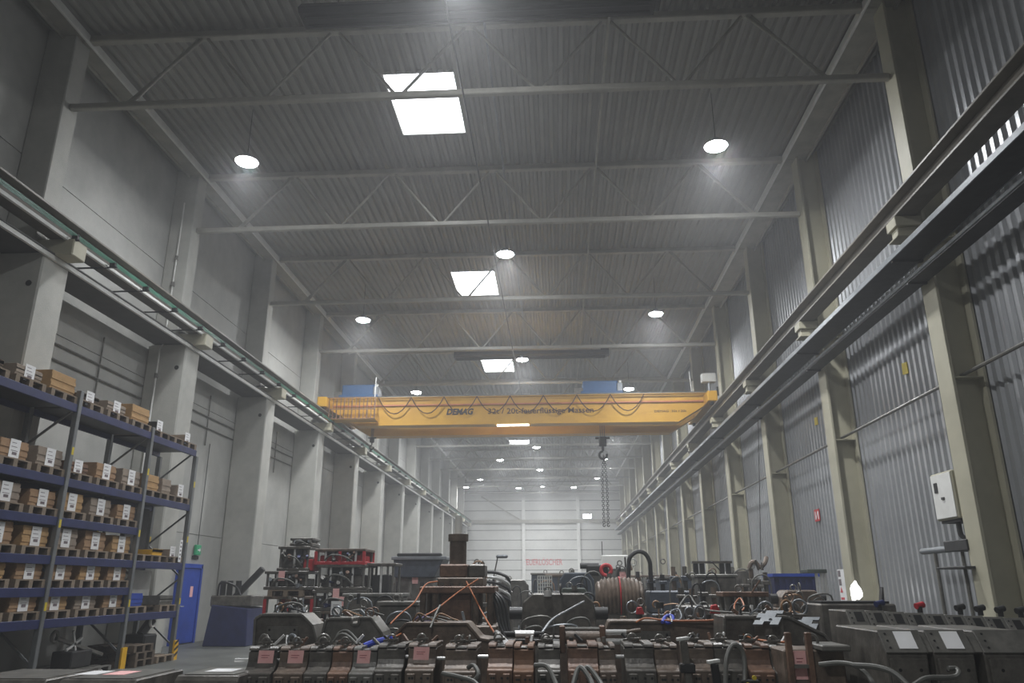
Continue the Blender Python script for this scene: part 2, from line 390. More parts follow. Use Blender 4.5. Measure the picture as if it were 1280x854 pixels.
# left lower catwalk beam
r = empty('catwalk_beam', (-10.4, 0, 7.6), 0, 'dark plate walkway with a light edge on the left columns below the runway', 'walkway')
MB().box(-.46, .55, 5, 87.5, .27+.0, .3).build('edge_plate', 'walkway_steel', r)
MB().box(.47, .53, 5, 87.5, .18, .27).build('edge_strip', 'white_paint', r)
# right trays and pipes
r = empty('cable_tray', (6.62, 0, 7.4), 0, 'upper blue grey cable tray along the right columns, just below the runway', 'cable tray', 'cable trays')
MB().box(-.28, .28, 3, 87, 0, .012).build('tray_floor', 'dark_metal', r)
for sx in (-1, 1): MB().box(sx*.28-.012, sx*.28+.012, 3, 87, -.01, .09).build('tray_side', 'tray_metal', r)
y = 13.5
for y in COLY: MB().box(-.26, .3, y-.03, y+.03, -.05, -.01).build('bracket', 'dark_metal', r)
r = empty('pipe_rack', (6.72, 0, 7.0), 0, 'lower cable tray with twin pipes along the right columns', 'cable tray', 'cable trays')
MB().box(-.13, .2, 3, 87, -.06, -.045).build('tray_floor', 'dark_metal', r)
for dx in (-.12, -.03): MB().cyl((dx, 3, 0), (dx, 87, 0), .04, 8).build('pipe', 'tray_metal', r, smooth=True)
for y in COLY: MB().box(-.15, .2, y-.03, y+.03, -.1, -.06).build('bracket', 'dark_metal', r)
r = empty('guard_pipe', (7.2, 0, 5.13), 0, 'thin grey pipe running between the right columns at mid height', 'pipe')
for k in range(13): MB().cyl((0, (COLY[k-1] if k else 7.5)+.05, 0), (0, COLY[k]-.05, 0), .035, 8).build('pipe_segment', 'steel_grey', r, smooth=True)
# left wall conduits
r = empty('wall_conduit', (WL, 0, 6.7), 0, 'dark conduits running along the left concrete wall below the walkway', 'conduit')
for k in range(4):
    ya, yb = (8.2 if k == 0 else COLY[k-1]+.45), COLY[k]-.45
    for dz in (0, -.35): MB().cyl((.04, ya, dz), (.04, yb, dz), .025, 8).build('horizontal_pipe', 'steel_grey', r, smooth=True)
    MB().cyl((.04, ya+3.1, .7), (.04, ya+3.1, -.9), .02, 8).build('vertical_pipe', 'steel_grey', r, smooth=True)
r = empty('column_conduit', (-10.62, 19.2, 4), 0, 'thin pale conduit with couplings running up the first visible left column', 'conduit')
MB().tube([(0, -.18, 0), (0, -.18, 3.7), (0, -.01, 3.95), (0, -.01, 8.2)], .022, 8).build('pipe', 'white_paint', r, smooth=True)
for z in (2.9, 5.6, 6.4): MB().cyl((0, -.18 if z < 3.7 else -.01, z), (0, -.18 if z < 3.7 else -.01, z+.12), .05, 8).build('coupling', 'steel_grey', r)
# end wall posts, beam, brace, writing
r = empty('end_wall_frame', (0, YE, 0), 0, 'pale steel posts, beam and brace standing against the end wall', 'steel frame')
for x in (-3.8, 2.35): MB().box(x-.18, x+.18, -.3, -.03, 0, 11.2).build('post', 'white_paint', r)
MB().box(WL+.1, WR-.1, -.35, -.31, 8.3, 8.7).build('beam', 'truss_steel', r)
MB().bar((-8.6, -.2, 11.3), (-4.2, -.2, 8.7), .12).build('brace', 'truss_steel', r)
r = empty('end_wall_sign', (0, YE-.03, 0), 0, 'faded red lettering painted on the pale end wall', 'wall lettering')
xa, za = at(655, 706.5, YE); xb, _ = at(703, 706, YE)
text_mesh('lettering', 'FEUERLÖSCHER', .92, 'letter_red', r, (xa, -.01, za), width=xb-xa)
# ================================================================== CRANE
CY = 32.0
cr = empty('bridge_crane', (CX, CY, 8.73), 0, 'yellow double girder bridge crane spanning the hall', 'crane')
zt, zb = 9.4-8.73, 8.2-8.73
def girder(y0, y1):
    q = MB(); q.prism_y([(-8.2, zt), (8.2, zt), (8.2, zt-.42), (6.9, zb), (-6.9, zb), (-8.2, zt-.42)], y0, y1)
    q.box(-8.25, 8.25, y0-.05, y1+.05, zt, zt+.03); return q
g1 = girder(0, .6).build('front_girder', 'crane_yellow', cr)
girder(2.4, 3.0).build('rear_girder', 'crane_yellow', cr)
MB().box(-8.15, 8.2, -.07, -.01, zt-.36, zt-.3).build('conduit_rail', 'orange_hose', g1)
for sx in (-1, 1):
    q = MB().box(sx*8.2-.2, sx*8.2+.2, -1.0, 4.0, .12, .55); q.build('end_carriage', 'crane_yellow', cr, bev=.02)
    for yy in (-.7, 3.7): MB().cyl((sx*8.2-.06, yy, .19), (sx*8.2+.06, yy, .19), .19, 20).build('wheel', 'dark_metal', cr, smooth=True)
MB().box(-7.9, 8.1, .2, .26, zt+.03, zt+.09).box(-7.9, 8.1, 2.7, 2.76, zt+.03, zt+.09).build('trolley_rail', 'steel_grey', cr)
# lettering on the front girder
def cx(px, py=515): return at(px, py, CY)
x0, z0 = cx(558, 518.5); x1, _ = cx(592, 518)
text_mesh('brand_lettering', 'DEMAG', .36, 'letter_dark', g1, (x0-CX, -.012, z0-8.73), bold=.014, shear=.25, width=x1-x0)
x0, z0 = cx(610, 517.5); x1, _ = cx(742, 516)
text_mesh('load_lettering', '32t / 20t-feuerflüssige Massen', .34, 'letter_brown', g1, (x0-CX, -.012, z0-8.73), width=x1-x0, bold=.003)
x0, z0 = cx(818, 515.5)
text_mesh('small_lettering', 'DEMAG  32t / 20t', .13, 'letter_brown', g1, (x0-CX, -.012, z0-8.73), width=1.35)
# festoon cable
MB().box(-7.9, 8.1, -.22, -.18, zt+.0, zt+.04).build('festoon_rail', 'steel_grey', cr)
for row, (dy, col) in enumerate(((-.2, 'letter_brown'),)):
    pts = []; n = 8; xa = -5.95; st = 1.43
    for i in range(n):
        for k in range(9):
            t = k/8; pts.append((xa+st*(i+t), dy, zt-.02-(.72 if row == 0 else .95)*(1-(2*t-1)**2)))
    MB().tube(pts, .022, 6).build('festoon_cable', col, cr, smooth=True)
# light tube under the front girder
MB().box(at(621, 534, CY)[0]-CX, at(661, 534, CY)[0]-CX, .08, .2, zb-.06, zb).build('tube_lamp', 'tube_glow', cr)
# service platform with railing on the left end
pf = MB().box(-8.1, -5.95, -.75, -.05, -.4, -.36).build('platform', 'crane_yellow', cr)
q = MB()
for z in (-.36, .05, .55): q.bar((-8.1, -.75, z), (-5.95, -.75, z), .035)
x = -8.1
while x < -5.9: q.bar((x, -.75, -.38), (x, -.75, .57), .03); x += .165
q.build('railing', 'rust_orange', pf)
q = MB(); x = -8.0
while x < -6.0: q.bar((x, -.6, -.3), (x, -.6, .45), .025); x += .33
q.build('cable_bundle', 'letter_brown', pf)
MB().cyl((-6.0, -.7, .55), (-5.98, -.7, 1.45), .025, 6).build('mast', 'white_paint', pf)
# boxes at the right end
MB().box(8.0, 8.6, -.1, .25, zt+.5, zt+.88).build('junction_box', 'white_paint', cr, bev=.02)
MB().cyl((8.3, .05, zt), (8.3, .05, zt+.5), .05, 8).build('box_post', 'tray_metal', cr)
MB().cyl((7.55, .05, zt), (7.5, .05, zt+1.0), .02, 6).build('antenna_mast', 'white_paint', cr)
MB().box(8.55, 8.8, -.2, .05, zt-.1, zt+.25).build('motor_box', 'black', cr, bev=.02)
# trolleys
def trolley(x0, x1, label, big):
    r = empty('crane_trolley', ((x0+x1)/2, CY+1.5, 9.49), 0, label, 'crane trolley', 'crane trolleys'); h = (x1-x0)/2
    MB().box(-h, h, -1.45, 1.45, .0, .12).build('frame', 'crane_blue', r, bev=.02)
    MB().cyl((-h+.15, -.9, .42), (h-.2, -.9, .42), .28, 20).build('rope_drum', 'crane_blue', r, smooth=True)
    MB().box(-h+.1, h-.25, -1.3, -.5, .1, .6).build('motor_cover', 'crane_blue', r, bev=.03)
    MB().box(h-.25, h, -1.35, -.7, .08, .5).build('gearbox', 'tray_metal', r, bev=.03)
    MB().box(-h-.25, -h+.1, -1.3, -.9, .05, .3).build('brake', 'steel_grey', r, bev=.02)
    for yy in (-1.25, 1.2): MB().box(h-.15, h-.05, yy, yy+.05, .1, .62).build('limit_arm', 'white_paint', r)
    return r
tl = trolley(-9.5, -7.75, 'blue trolley at the left end of the yellow crane', 0)
tr = trolley(1.12, 2.95, 'blue trolley right of the middle of the yellow crane', 1)
# hook blocks
def hook(name, x, y, ztop, zblk, label, s=1.):
    r = empty(name, (x, y, zblk), 0, label, 'crane hook', 'crane hooks')
    for dx in (-.09, -.03, .03, .09): MB().cyl((dx*s, 0, .2*s), (dx*s, 0, ztop-zblk), .012, 6).build('rope', 'dark_metal', r)
    MB().box(-.16*s, .16*s, -.12*s, .12*s, -.1*s, .3*s).build('sheave_block', 'black', r, bev=.03)
    MB().cyl((-.3*s, 0, .25*s), (.3*s, 0, .25*s), .05*s, 10).build('crossbar', 'black', r)
    MB().cyl((0, 0, -.1*s), (0, 0, -.3*s), .05*s, 10).build('shank', 'black', r)
    MB().torus((0, 0, -.47*s), .16*s, .05*s, 'y', 16, 8, arc=1.6*PI, a0=PI*.5).build('hook', 'black', r, smooth=True)
    return r
hook('hook_block', 2.07, CY+1.5, 9.45, 7.55, 'black hook block hanging below the right trolley', 1.05)
hook('hook_block', -8.25, CY+1.5, 9.45, 7.8, 'small black hook hanging near the left end of the crane', .6)
r = empty('chain_sling', (2.09, CY+1.5, 6.9), 0, 'long dark chain sling hanging from the crane hook', 'chain')
MB().torus((0, 0, .02), .13, .03, 'x', 14, 6).build('master_link', 'black', r, smooth=True)
for sx in (-1, 1):
    q = MB(); z = -.12; i = 0
    while z > -2.75:
        q.torus((sx*(.04+.05*min(1, -z)), 0, z-.05), .055, .016, 'y' if i % 2 else 'x', 8, 5); z -= .088; i += 1
    q.build('chain_leg', 'dark_metal', r)
    MB().torus((sx*.09, 0, -2.85), .05, .02, 'y', 12, 6, arc=1.6*PI, a0=.5*PI).build('end_hook', 'black', r)
# ================================================================== PALLET RACK
RX, RD = -8.9, 1.0
RY = [10.7, 13.4, 16.1, 18.3]; PH = [5.1, 5.1, 4.95, 4.66]
rk = empty('pallet_rack', (RX-RD/2, 14.5, 0), 0, 'tall blue and grey pallet rack along the left wall', 'rack')
for y, h in zip(RY, PH):
    for x in (.5, -.42):
        q = MB().box(x-.05, x+.05, y-14.5-.05, y-14.5+.05, .01, h).box(x-.09, x+.09, y-14.5-.08, y-14.5+.08, 0, .02)
        p = q.build('upright', 'rack_grey', rk, bev=.008)
        for z in (1.2, 2.6, 3.9): MB().box(x+.051, x+.054, y-14.5-.03, y-14.5+.03, z, z+.14).build('load_sticker', 'yellow', p)
    q = MB(); z = .3; s = 1
    while z < h-.6: q.bar((.5 if s > 0 else -.42, y-14.5, z), (-.42 if s > 0 else .5, y-14.5, z+.75), .035); s = -s; z += .75
    q.build('diagonal_brace', 'rack_grey', rk)
def beams(i, z):
    for x in (.5, -.42): MB().box(x-.025, x+.03, RY[i]-14.5+.05, RY[i+1]-14.5-.05, z-.15, z).build('beam', 'rack_blue', rk, bev=.006)
    MB().box(-.395, .47, RY[i]-14.5+.06, RY[i+1]-14.5-.06, z-.04, z-.004).build('shelf_deck', 'dark_metal', rk)
LV = {0: [4.83, 3.48, 2.78, 2.12, 1.58, 1.06], 1: [4.83, 3.48, 2.78, 2.12, 1.58, 1.06], 2: [4.8, 3.48, 2.12, 1.06]}
for i in LV:
    for z in LV[i]: beams(i, z)
for y in (16.1, 18.3):
    g = MB().box(.56, .6, y-14.5-.09, y-14.5+.09, 0, .42).build('post_guard', 'hazard_yellow', rk)
    if y > 18:
        for k in range(3): MB().add([(.601, -.09+y-14.5, .05+.13*k), (.601, .09+y-14.5, .13+.13*k), (.601, .09+y-14.5, .19+.13*k), (.601, -.09+y-14.5, .11+.13*k), (.602, -.09+y-14.5, .05+.13*k), (.602, .09+y-14.5, .13+.13*k), (.602, .09+y-14.5, .19+.13*k), (.602, -.09+y-14.5, .11+.13*k)], [(0,1,2,3),(4,5,6,7),(0,1,5,4),(1,2,6,5),(2,3,7,6),(3,0,4,7)]).build('black_stripe', 'black', g)
def pallet_mb(wx=1.0, wy=.78):
    q = MB()
    for k in range(5): x = -wx/2+k*(wx-.12)/4; q.box(x, x+.12, -wy/2, wy/2, .118, .14)
    for sy in (-1, 0, 1):
        q.box(-wx/2, wx/2, sy*(wy/2-.05)-.05, sy*(wy/2-.05)+.05, .095, .118); q.box(-wx/2, wx/2, sy*(wy/2-.05)-.05, sy*(wy/2-.05)+.05, 0, .02)
        for sx in (-1, 0, 1): q.box(sx*(wx/2-.07)-.07, sx*(wx/2-.07)+.07, sy*(wy/2-.05)-.05, sy*(wy/2-.05)+.05, .02, .095)
    return q
P0 = pallet_mb().build('pallet', 'wood')
def pallet(x, y, z, label, m='wood', rz=0, group='pallets on the rack'):
    global P0
    if P0.get('label') is None: o = P0
    else: o = P0.copy(); C.objects.link(o)
    if m != 'wood': o.data = P0.data.copy(); o.data.materials[0] = M[m]
    o.location = (x, y, z); o.rotation_euler = (0, 0, rz); return tag(o, label, 'pallet', group)
def crate(y, z, wy, h, m, label, tg=True, tw=.2, th=.3, rz=0., open_top=True, dx=0.):
    r = empty('crate', (RX-.5+dx, y, z+.142), rz, label, 'crate', 'crates on the rack'); d = .84
    q = MB().box(-d/2, d/2, -wy/2, -wy/2+.02, 0, h).box(-d/2, d/2, wy/2-.02, wy/2, 0, h).box(d/2-.02, d/2, -wy/2+.02, wy/2-.02, 0, h).box(-d/2, -d/2+.02, -wy/2+.02, wy/2-.02, 0, h).box(-d/2+.02, d/2-.02, -wy/2+.02, wy/2-.02, 0, h*.8)
    q.build('side_walls', m, r, bev=.004)
    for z2 in (.06, h*.55): MB().box(d/2, d/2+.012, -wy/2, wy/2, z2, z2+.07).build('board', m, r)
    if tg:
        t = MB().box(d/2+.014, d/2+.018, -tw/2, tw/2, h*.45-th*.45, h*.45+th*.55).build('paper_tag', 'paper_white', r)
        q = MB()
        for k in range(3): q.box(d/2+.0185, d/2+.0195, -tw*.35, tw*(.1+.1*k), h*.45+th*(.35-.2*k), h*.45+th*(.38-.2*k))
        q.box(d/2+.0185, d/2+.0195, -tw*.2, tw*.25, h*.45-th*.25, h*.45-th*.1); q.build('print', 'ink', t)
    return r
NTH = ['leftmost', 'middle', 'rightmost']
def fill(i, z, level, items):
    n = len(items); a, c = RY[i]+.42, RY[i+1]-.42
    bay = {0: 'far left', 1: 'left', 2: 'right'}[i]
    for k, it in enumerate(items):
        y = a+(c-a)*(k/(n-1) if n > 1 else .5)
        if it is None: continue
        wy, h, m, tg, desc = it
        where = '%s, %s level, %s rack bay' % (NTH[k] if n == 3 else ('left one', 'right one')[k], level, bay)
        pallet(RX-.5, y, z, 'wooden pallet, ' + where)
        if h: crate(y, z, wy, h, m, desc + ', ' + where, tg, tw=.25, th=.32 if h > .25 else .28)
T = 'cardboard_tan'; Bn = 'cardboard'; Gy = 'cardboard_grey'
for i in (1, 0):
    fill(i, 4.83, 'top', [(.6, .14, 'wood_dark', True, 'low dark crate with a tall white tag'), (.66, .2, Gy, True, 'grey brown crate with a white tag'), (.7, .34, T, False, 'plain tan carton')])
    fill(i, 3.48, 'second', [(.62, .2, 'rust_orange', True, 'low rust brown crate with a white tag'), (.68, .3, Bn, True, 'brown crate with a white tag'), (.68, .32, Gy, True, 'grey brown crate with a white tag')])
    fill(i, 2.78, 'third', [(.66, .33, T, True, 'tan crate with a white tag'), (.68, .32, Gy, True, 'grey crate with a white tag'), (.68, .28, Bn, True, 'light brown crate with a white tag')])
    fill(i, 2.12, 'fourth', [(.68, .36, Gy, True, 'greyish crate with a white tag'), (.68, .36, Bn, True, 'brown crate with a white tag'), (.66, .33, T, True, 'tan crate with a white tag')])
    fill(i, 1.58, 'fifth', [(.68, .3, Bn, True, 'brown crate with a pale tag'), (.66, .3, T, True, 'tan crate with a white tag'), (.66, .3, Bn, True, 'reddish brown crate with a white tag')])
    fill(i, 1.06, 'lowest', [(.7, .32, T, True, 'tan crate with a white tag'), (.66, .3, Gy, True, 'grey brown crate with a pale tag'), (.66, .33, Bn, True, 'brown crate with a pale tag')])
fill(2, 4.8, 'top', [(.3, .2, 'black', True, 'small dark crate with a white tag'), (.7, 0, T, False, ''), (.3, .16, 'wood', True, 'small pale crate with a tag')])
fill(2, 3.48, 'second', [(.62, .34, T, False, 'plain tan carton'), (.4, .33, Gy, False, 'dull brown carton'), (.3, .27, Gy, True, 'small grey crate with a white tag')])
fill(2, 2.12, 'fourth', [(.6, 0, T, False, ''), (.44, .12, 'hazard_yellow', False, 'low yellow and red crate'), (.2, .16, Gy, True, 'small grey crate with a tall white tag')])
fill(2, 1.06, 'lowest', [(.62, .26, 'bright_blue', False, 'blue plastic box'), None, (.6, .2, 'steel_grey', False, 'flat grey metal crate')])
# white panel and dark boards standing behind in the right bay
tag(MB().box(-9.5, -9.46, 17.2, 18.0, 1.202, 1.95).build('white_panel', 'white_paint'), 'white panel standing at the back of the right rack bay', 'panel')
r = empty('notice_strip', (RX+.03, 18.05, 2.14), 0, 'tall white notice card at the right end of the rack', 'card')
MB().box(0, .006, -.06, .06, 0, .5).build('card', 'paper_white', r)
q = MB()
for k in range(5): q.box(.0065, .0075, -.03, .03, .06+.09*k, .1+.09*k)
q.build('print', 'ink', r)
# things on the floor under the rack
for k, (y, z, m) in enumerate(((14.1, .005, 'steel_grey'), (15.2, .005, 'steel_grey'), (16.85, .005, 'wood_dark'), (16.85, .15, 'wood_dark'), (16.75, .295, 'wood_dark'), (17.75, .005, 'wood'))):
    pallet(RX-.35, y, z, ['grey pallet on the floor under the left rack bay', 'grey pallet on the floor beside the yellow post guard', 'bottom pallet of the stack behind the yellow post guard', 'middle pallet of the stack behind the yellow post guard', 'top pallet of the stack behind the yellow post guard', 'pale pallet on the floor under the right rack bay'][k], m, 0, 'pallets on the floor')
def tie(r, name, pts, rad, m, n=6, k=5): return MB().tube(spline(pts, k), rad, n).build(name, m, r, smooth=True)
r = empty('steel_bracket', (RX-.3, 14.9, .15), 0, 'bare steel clevis arm with a handwheel under the left rack bay', 'machine part')
MB().bar((0, -.5, .55), (.1, .9, .16), .07).build('arm', 'steel_grey', r, bev=.01)
MB().torus((0, -.55, .58), .09, .03, 'x').build('clevis', 'steel_grey', r, smooth=True)
q = MB()
for a in range(4): q.bar((.05, 0, .42), (.05, math.cos(a*PI/2+.4)*.25, .42+math.sin(a*PI/2+.4)*.25), .045)
q.build('handwheel', 'chrome', r)
MB().box(-.2, .2, -.25, .4, 0, .3).build('foot', 'dark_metal', r, bev=.02)
r = empty('dark_machine', (RX-.35, 17.4, .15), 0, 'small dark machine with a white fitting under the right rack bay', 'machine')
MB().box(-.3, .3, -.3, .25, .0, .45).build('body', 'black', r, bev=.03)
MB().cyl((.1, -.1, .45), (.2, .1, .75), .1, 12).build('cylinder', 'dark_metal', r)
MB().torus((.25, .05, .7), .1, .03, 'x').build('fitting', 'white_paint', r)
# dark rolls standing behind the rack's right bay
for k, (x, y, m) in enumerate(((-9.45, 16.75, 'dark_metal'), (-9.45, 17.25, 'black'))):
    tag(MB().box(x-.08, x+.03, y-.22, y+.22, 2.262, 3.3).build('dark_board', m, bev=.02), ['dark grey board leaning at the back of the right rack bay', 'black board leaning at the back of the right rack bay, beside the white wall'][k], 'board')
# exit sign
x, y = WL, 23.0
r = empty('exit_sign', (WL, 23.35, 2.5), 0, 'green emergency exit sign box above the blue door', 'sign')
MB().box(.02, .1, -.16, .16, 0, .3).build('box', 'sign_green', r, bev=.01)
MB().bar((.102, -.06, .15), (.102, .06, .15), .008, .04).add([(.1, .05, .08), (.106, .05, .08), (.106, .12, .15), (.1, .12, .15), (.106, .05, .22), (.1, .05, .22)], [(1, 2, 4), (0, 5, 3), (0, 1, 4, 5), (1, 2, 3, 0), (2, 4, 5, 3)]).build('arrow', 'paper_white', r)
MB().cyl((.05, 0, .3), (.05, 0, 3.4), .012, 6).build('cable', 'dark_metal', r)
MB().box(0, .03, -.2, .2, -.12, -.02).build('bracket', 'dark_metal', r)
# blue machine by the left wall behind the column
r = empty('hydraulic_press_table', (-9.35, 22.9, 0), 0, 'dark blue machine base with a raised arm beside the left column', 'machine')
MB().prism_y([(-.6, 0), (.65, 0), (.6, 1.0), (-.45, 1.1)], -.7, .7).build('base', 'rack_blue', r, bev=.02)
MB().box(-.55, .65, -.6, .7, 1.05, 1.35).build('upper_block', 'steel_dark', r, bev=.03)
MB().bar((.0, -.2, 1.3), (.75, -.2, 2.1), .16).build('arm', 'dark_metal', r, bev=.02)
for x in (-.3, -.1, .15): MB().cyl((x, -.4, 1.3), (x, -.4, 1.75), .08, 12).build('cylinder', 'dark_metal', r, smooth=True)
tie(r, 'hose', [(-.4, -.5, 1.3), (-.3, -.6, 1.7), (.1, -.5, 1.6), (.3, -.5, 1.3)], .03, 'black_hose')
# ================================================================== RIGHT WALL DETAILS
r = empty('control_cabinet', (7.25, 14.55, 2.72), 0, 'cream electrical cabinet mounted at the right wall beside the nearest column', 'cabinet')
MB().box(-.2, .28, -.45, .35, 0, .85).build('housing', 'cream_paint', r, bev=.02)
MB().box(-.215, -.2, -.42, .32, .03, .82).build('door', 'white_paint', r, bev=.005)
MB().box(-.225, -.215, .1, .22, .5, .68).build('display', 'black', r)
MB().box(-.235, -.215, -.1, .0, .36, .4).build('door_handle', 'dark_metal', r)
MB().box(-.15, .2, -.4, .3, -.05, 0).build('cable_gland_plate', 'black', r)
tie(r, 'cable', [(-.05, -.1, -.03), (-.05, -.15, -.3), (.05, -.45, -.36)], .045, 'dark_metal')
r = empty('wall_stand', (7.1, 15.3, 0), 0, 'thin steel stand with a grey horizontal arm in front of the corrugated wall', 'stand')
MB().cyl((0, 0, 0), (0, 0, 2.2), .035, 10).build('post', 'steel_grey', r, smooth=True)
MB().cyl((0, .5, 2.22), (0, -1.1, 2.22), .06, 14).build('arm', 'tray_metal', r, smooth=True)
MB().box(-.2, .3, -1.6, -.8, 2.16, 2.34).box(-.35, .25, -1.7, -.7, 1.86, 1.9).build('shelf', 'dark_metal', r, bev=.01)
MB().cyl((-.1, -1.2, 1.0), (-.1, -1.2, 2.15), .03, 8).build('hanging_rod', 'steel_grey', r)
MB().box(-.15, .15, -.15, .15, 0, .02).build('foot', 'dark_metal', r)
tag(MB().prism_x([(16.1, 5.9), (16.35, 5.93), (16.33, 6.18), (16.1, 6.15)], WR-.02, WR-.002).build('yellow_marker', 'yellow'), 'yellow square marker high on the right wall, nearer the camera', 'marker', 'yellow wall markers')
tag(MB().prism_x([(22.0, 6.0), (22.25, 6.02), (22.25, 6.24), (22.0, 6.22)], WR-.02, WR-.002).build('yellow_marker', 'yellow'), 'yellow square marker high on the right wall, farther one', 'marker', 'yellow wall markers')
r = empty('fire_sign', (WR-.03, 23.0, 3.36), 0, 'small red fire equipment sign on the right corrugated wall', 'sign')
MB().box(0, .01, -.22, .22, 0, .34).build('plate', 'bright_red', r)
q = MB().box(-.004, 0, -.16, -.1, .05, .28).box(-.004, 0, .08, .14, .05, .28); q.bar((-.003, -.1, .26), (-.003, .08, .08), .006, .035); q.build('pictogram', 'paper_white', r)
r = empty('wall_poster', (WR-.03, 21.55, 1.15), 0, 'tall white notice board with dark and red marks on the right wall', 'notice board')
MB().box(0, .01, -.35, .35, 0, .85).build('board', 'paper_white', r)
MB().box(-.004, 0, .14, .32, .66, .82).box(-.004, 0, .14, .32, .44, .6).build('dark_symbol', 'ink', r)
MB().prism_x([(.1, .26), (.3, .26), (.2, .4)], -.004, 0).box(-.004, 0, .05, .3, .08, .14).build('red_symbol', 'letter_red', r)
# flame-shaped white panel that glows, on a thin rod at the column's foot
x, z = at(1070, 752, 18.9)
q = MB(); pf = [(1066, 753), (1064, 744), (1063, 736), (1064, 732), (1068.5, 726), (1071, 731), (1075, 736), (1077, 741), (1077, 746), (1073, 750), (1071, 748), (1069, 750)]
r = empty('glow_panel', (x, 18.9, 0), 0, 'glowing white flame-shaped panel at the foot of the second cream column', 'work light')
q.prism_y([(at(a, c, 18.9)[0]-x, at(a, c, 18.9)[1]) for a, c in pf], -.06, .02); q.build('panel_face', 'panel_glow', r)
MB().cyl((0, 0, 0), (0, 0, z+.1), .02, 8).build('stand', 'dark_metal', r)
tag(MB().cyl((6.75, 25.3, 6.98), (at(951, 700, 24)[0], 24, at(951, 700, 24)[1]), .012, 6).build('hanging_rope', 'black'), 'thin dark rope slanting down in front of the right wall', 'rope')
# ================================================================== CASTING DIES
def ring(r, x, y, z, R=.05, t=.012, m='steel_grey', ax='y', name='lifting_ring'):
    MB().torus((x, y, z+R), R, t, ax, 14, 6).build(name, m, r, smooth=True)
def pink(r, x, y, z, w=.13, h=.17, m='paper_pink', tilt=0.):
    t = MB().prism_y([(x-w/2, z), (x+w/2, z), (x+w/2+tilt, z+h), (x-w/2+tilt, z+h)], y-.006, y-.002).build('paper_tag', m, r)
    q = MB()
    for k in range(2): q.box(x-w*.3+tilt/2, x+w*(.25-.1*k)+tilt/2, y-.0075, y-.0062, z+h*(.72-.12*k), z+h*(.75-.12*k))
    q.build('print', 'ink_red' if m == 'paper_pink' else 'ink', t)
DIE_PROF = [(.5, 1.), (.09, 1.), (.05, .985), (.035, .95), (.035, .9), (.03, .86), (.01, .82), (-.03, .79), (-.1, .775), (-.115, .765), (-.115, 0), (.5, 0)]
def cradle_die(px0, px1, py, Y, m, label, tg=None, rings=1, holes=True, pin=0, slot=.36, zoff=0):
    x0, zt = at(px0, py, Y); x1, _ = at(px1, py, Y); xc = (x0+x1)/2; w_ = x1-x0; h = w_/2
    r = empty('casting_die', (xc, Y, 0), 0, label, 'casting die', 'casting dies in the front row'); s = zt
    dz = lambda k: zt-(1-k)
    pf = [(a, dz(c) if c > 0 else 0.02) for a, c in DIE_PROF]
    low = [(a, (c-.035 if c > .93*zt and a < .3 else c)) for a, c in pf]
    sl = h*slot
    MB().prism_x([(a, c-.035 if c > zt-.03 else c) for a, c in pf], -h, h).build('body', m, r, bev=.006)
    ck = [(.5, zt-.036), (.036, zt-.036), (.045, zt-.015), (.08, zt), (.5, zt)]
    MB().prism_x(ck, -h, -sl).build('cheek_block', m, r, bev=.004); MB().prism_x(ck, sl, h).build('cheek_block', m, r, bev=.004)
    MB().box(-sl*.9, sl*.9, .06, .3, zt-.036, zt-.028).build('slot_pad', 'steel_grey', r)
    # lower front: two bolted blocks
    for sx in (-1, 1): MB().box(sx*h*.55-h*.3, sx*h*.55+h*.3, -.15, -.11, .1, dz(.74)).build('front_block', m, r, bev=.008)
    if holes:
        for x in (-h*.62, -h*.42, h*.2, h*.66):
            MB().cyl((x, -.152, dz(.7)), (x, -.148, dz(.7)), .012, 10).build('bolt_hole', 'black', r)
    if pin: MB().cyl((-h-.16, .1, dz(.87)), (-h+.03, .1, dz(.87)), .018, 10).build('guide_pin', 'chrome', r, smooth=True)
    if tg:
        pink(r, tg*h, .03, dz(.80), .155 if w_ > .27 else .13, .165, tilt=.01)
        for sx in (-1, 1): MB().box(tg*h+sx*.08-.015, tg*h+sx*.08+.015, .0, .03, dz(.79), dz(.81)).build('magnet', 'white_paint', r)
    q = random.Random(int(px0))
    for k in range(2):
        x = q.uniform(-h*.8, h*.8); y = q.uniform(.25, .45); mm = q.choice(['steel_grey', 'dark_metal', 'chrome', 'rust_mid'])
        if q.random() < .5: MB().bar((x, y, zt-.004), (x+q.uniform(-.1, .1), y+.04, zt+q.uniform(.04, .1)), .026).build('clamp', mm, r, bev=.004)
        else: MB().cyl((x, y, zt-.004), (x, y, zt+q.uniform(.03, .07)), .022, 10).build('bolt', mm, r, smooth=True)
    for k in range(rings):
        x = -h*.3+k*h*.7; ring(r, x, .22, zt-.005, .04, .011, 'steel_grey', 'y' if k % 2 == 0 else 'x', 'shackle')
        MB().bar((x-.09, .24, zt+.015), (x+.07, .2, zt+.03), .025).build('clamp', 'steel_dark', r, bev=.004)
    return r
FR = [(310, 346, 'steel_dark', .2, 1, 1), (349, 385, 'rust_dark', .1, 1, 1), (386, 414, 'steel_dark', 0, 1, 0), (415, 440, 'rust_mid', 0, 1, 0), (441, 471, 'steel_grey', -.15, 0, 0), (472, 506, 'steel_dark', 0, 1, 0),
      (510, 545, 'rust_dark', -.1, 1, 1), (556, 596, 'rust_dark', 0, 2, 1), (610, 641, 'rust_mid', 0, 1, 1), (642, 667, 'rust_orange', 0, 0, 0), (672, 700, 'steel_dark', 0, 1, 0), (709, 747, 'rust_mid', 0, 0, 0),
      (748, 769, 'rust_dark', 0, 0, 0), (780, 817, 'steel_dark', 0, 1, 1), (818, 847, 'rust_dark', 0, 1, 0), (858, 892, 'rust_dark', 0, 1, 0), (893, 929, 'steel_dark', 0, 1, 0), (932, 962, 'rust_mid', 0, 1, 0), (963, 995, 'steel_dark', 0, 1, 0)]
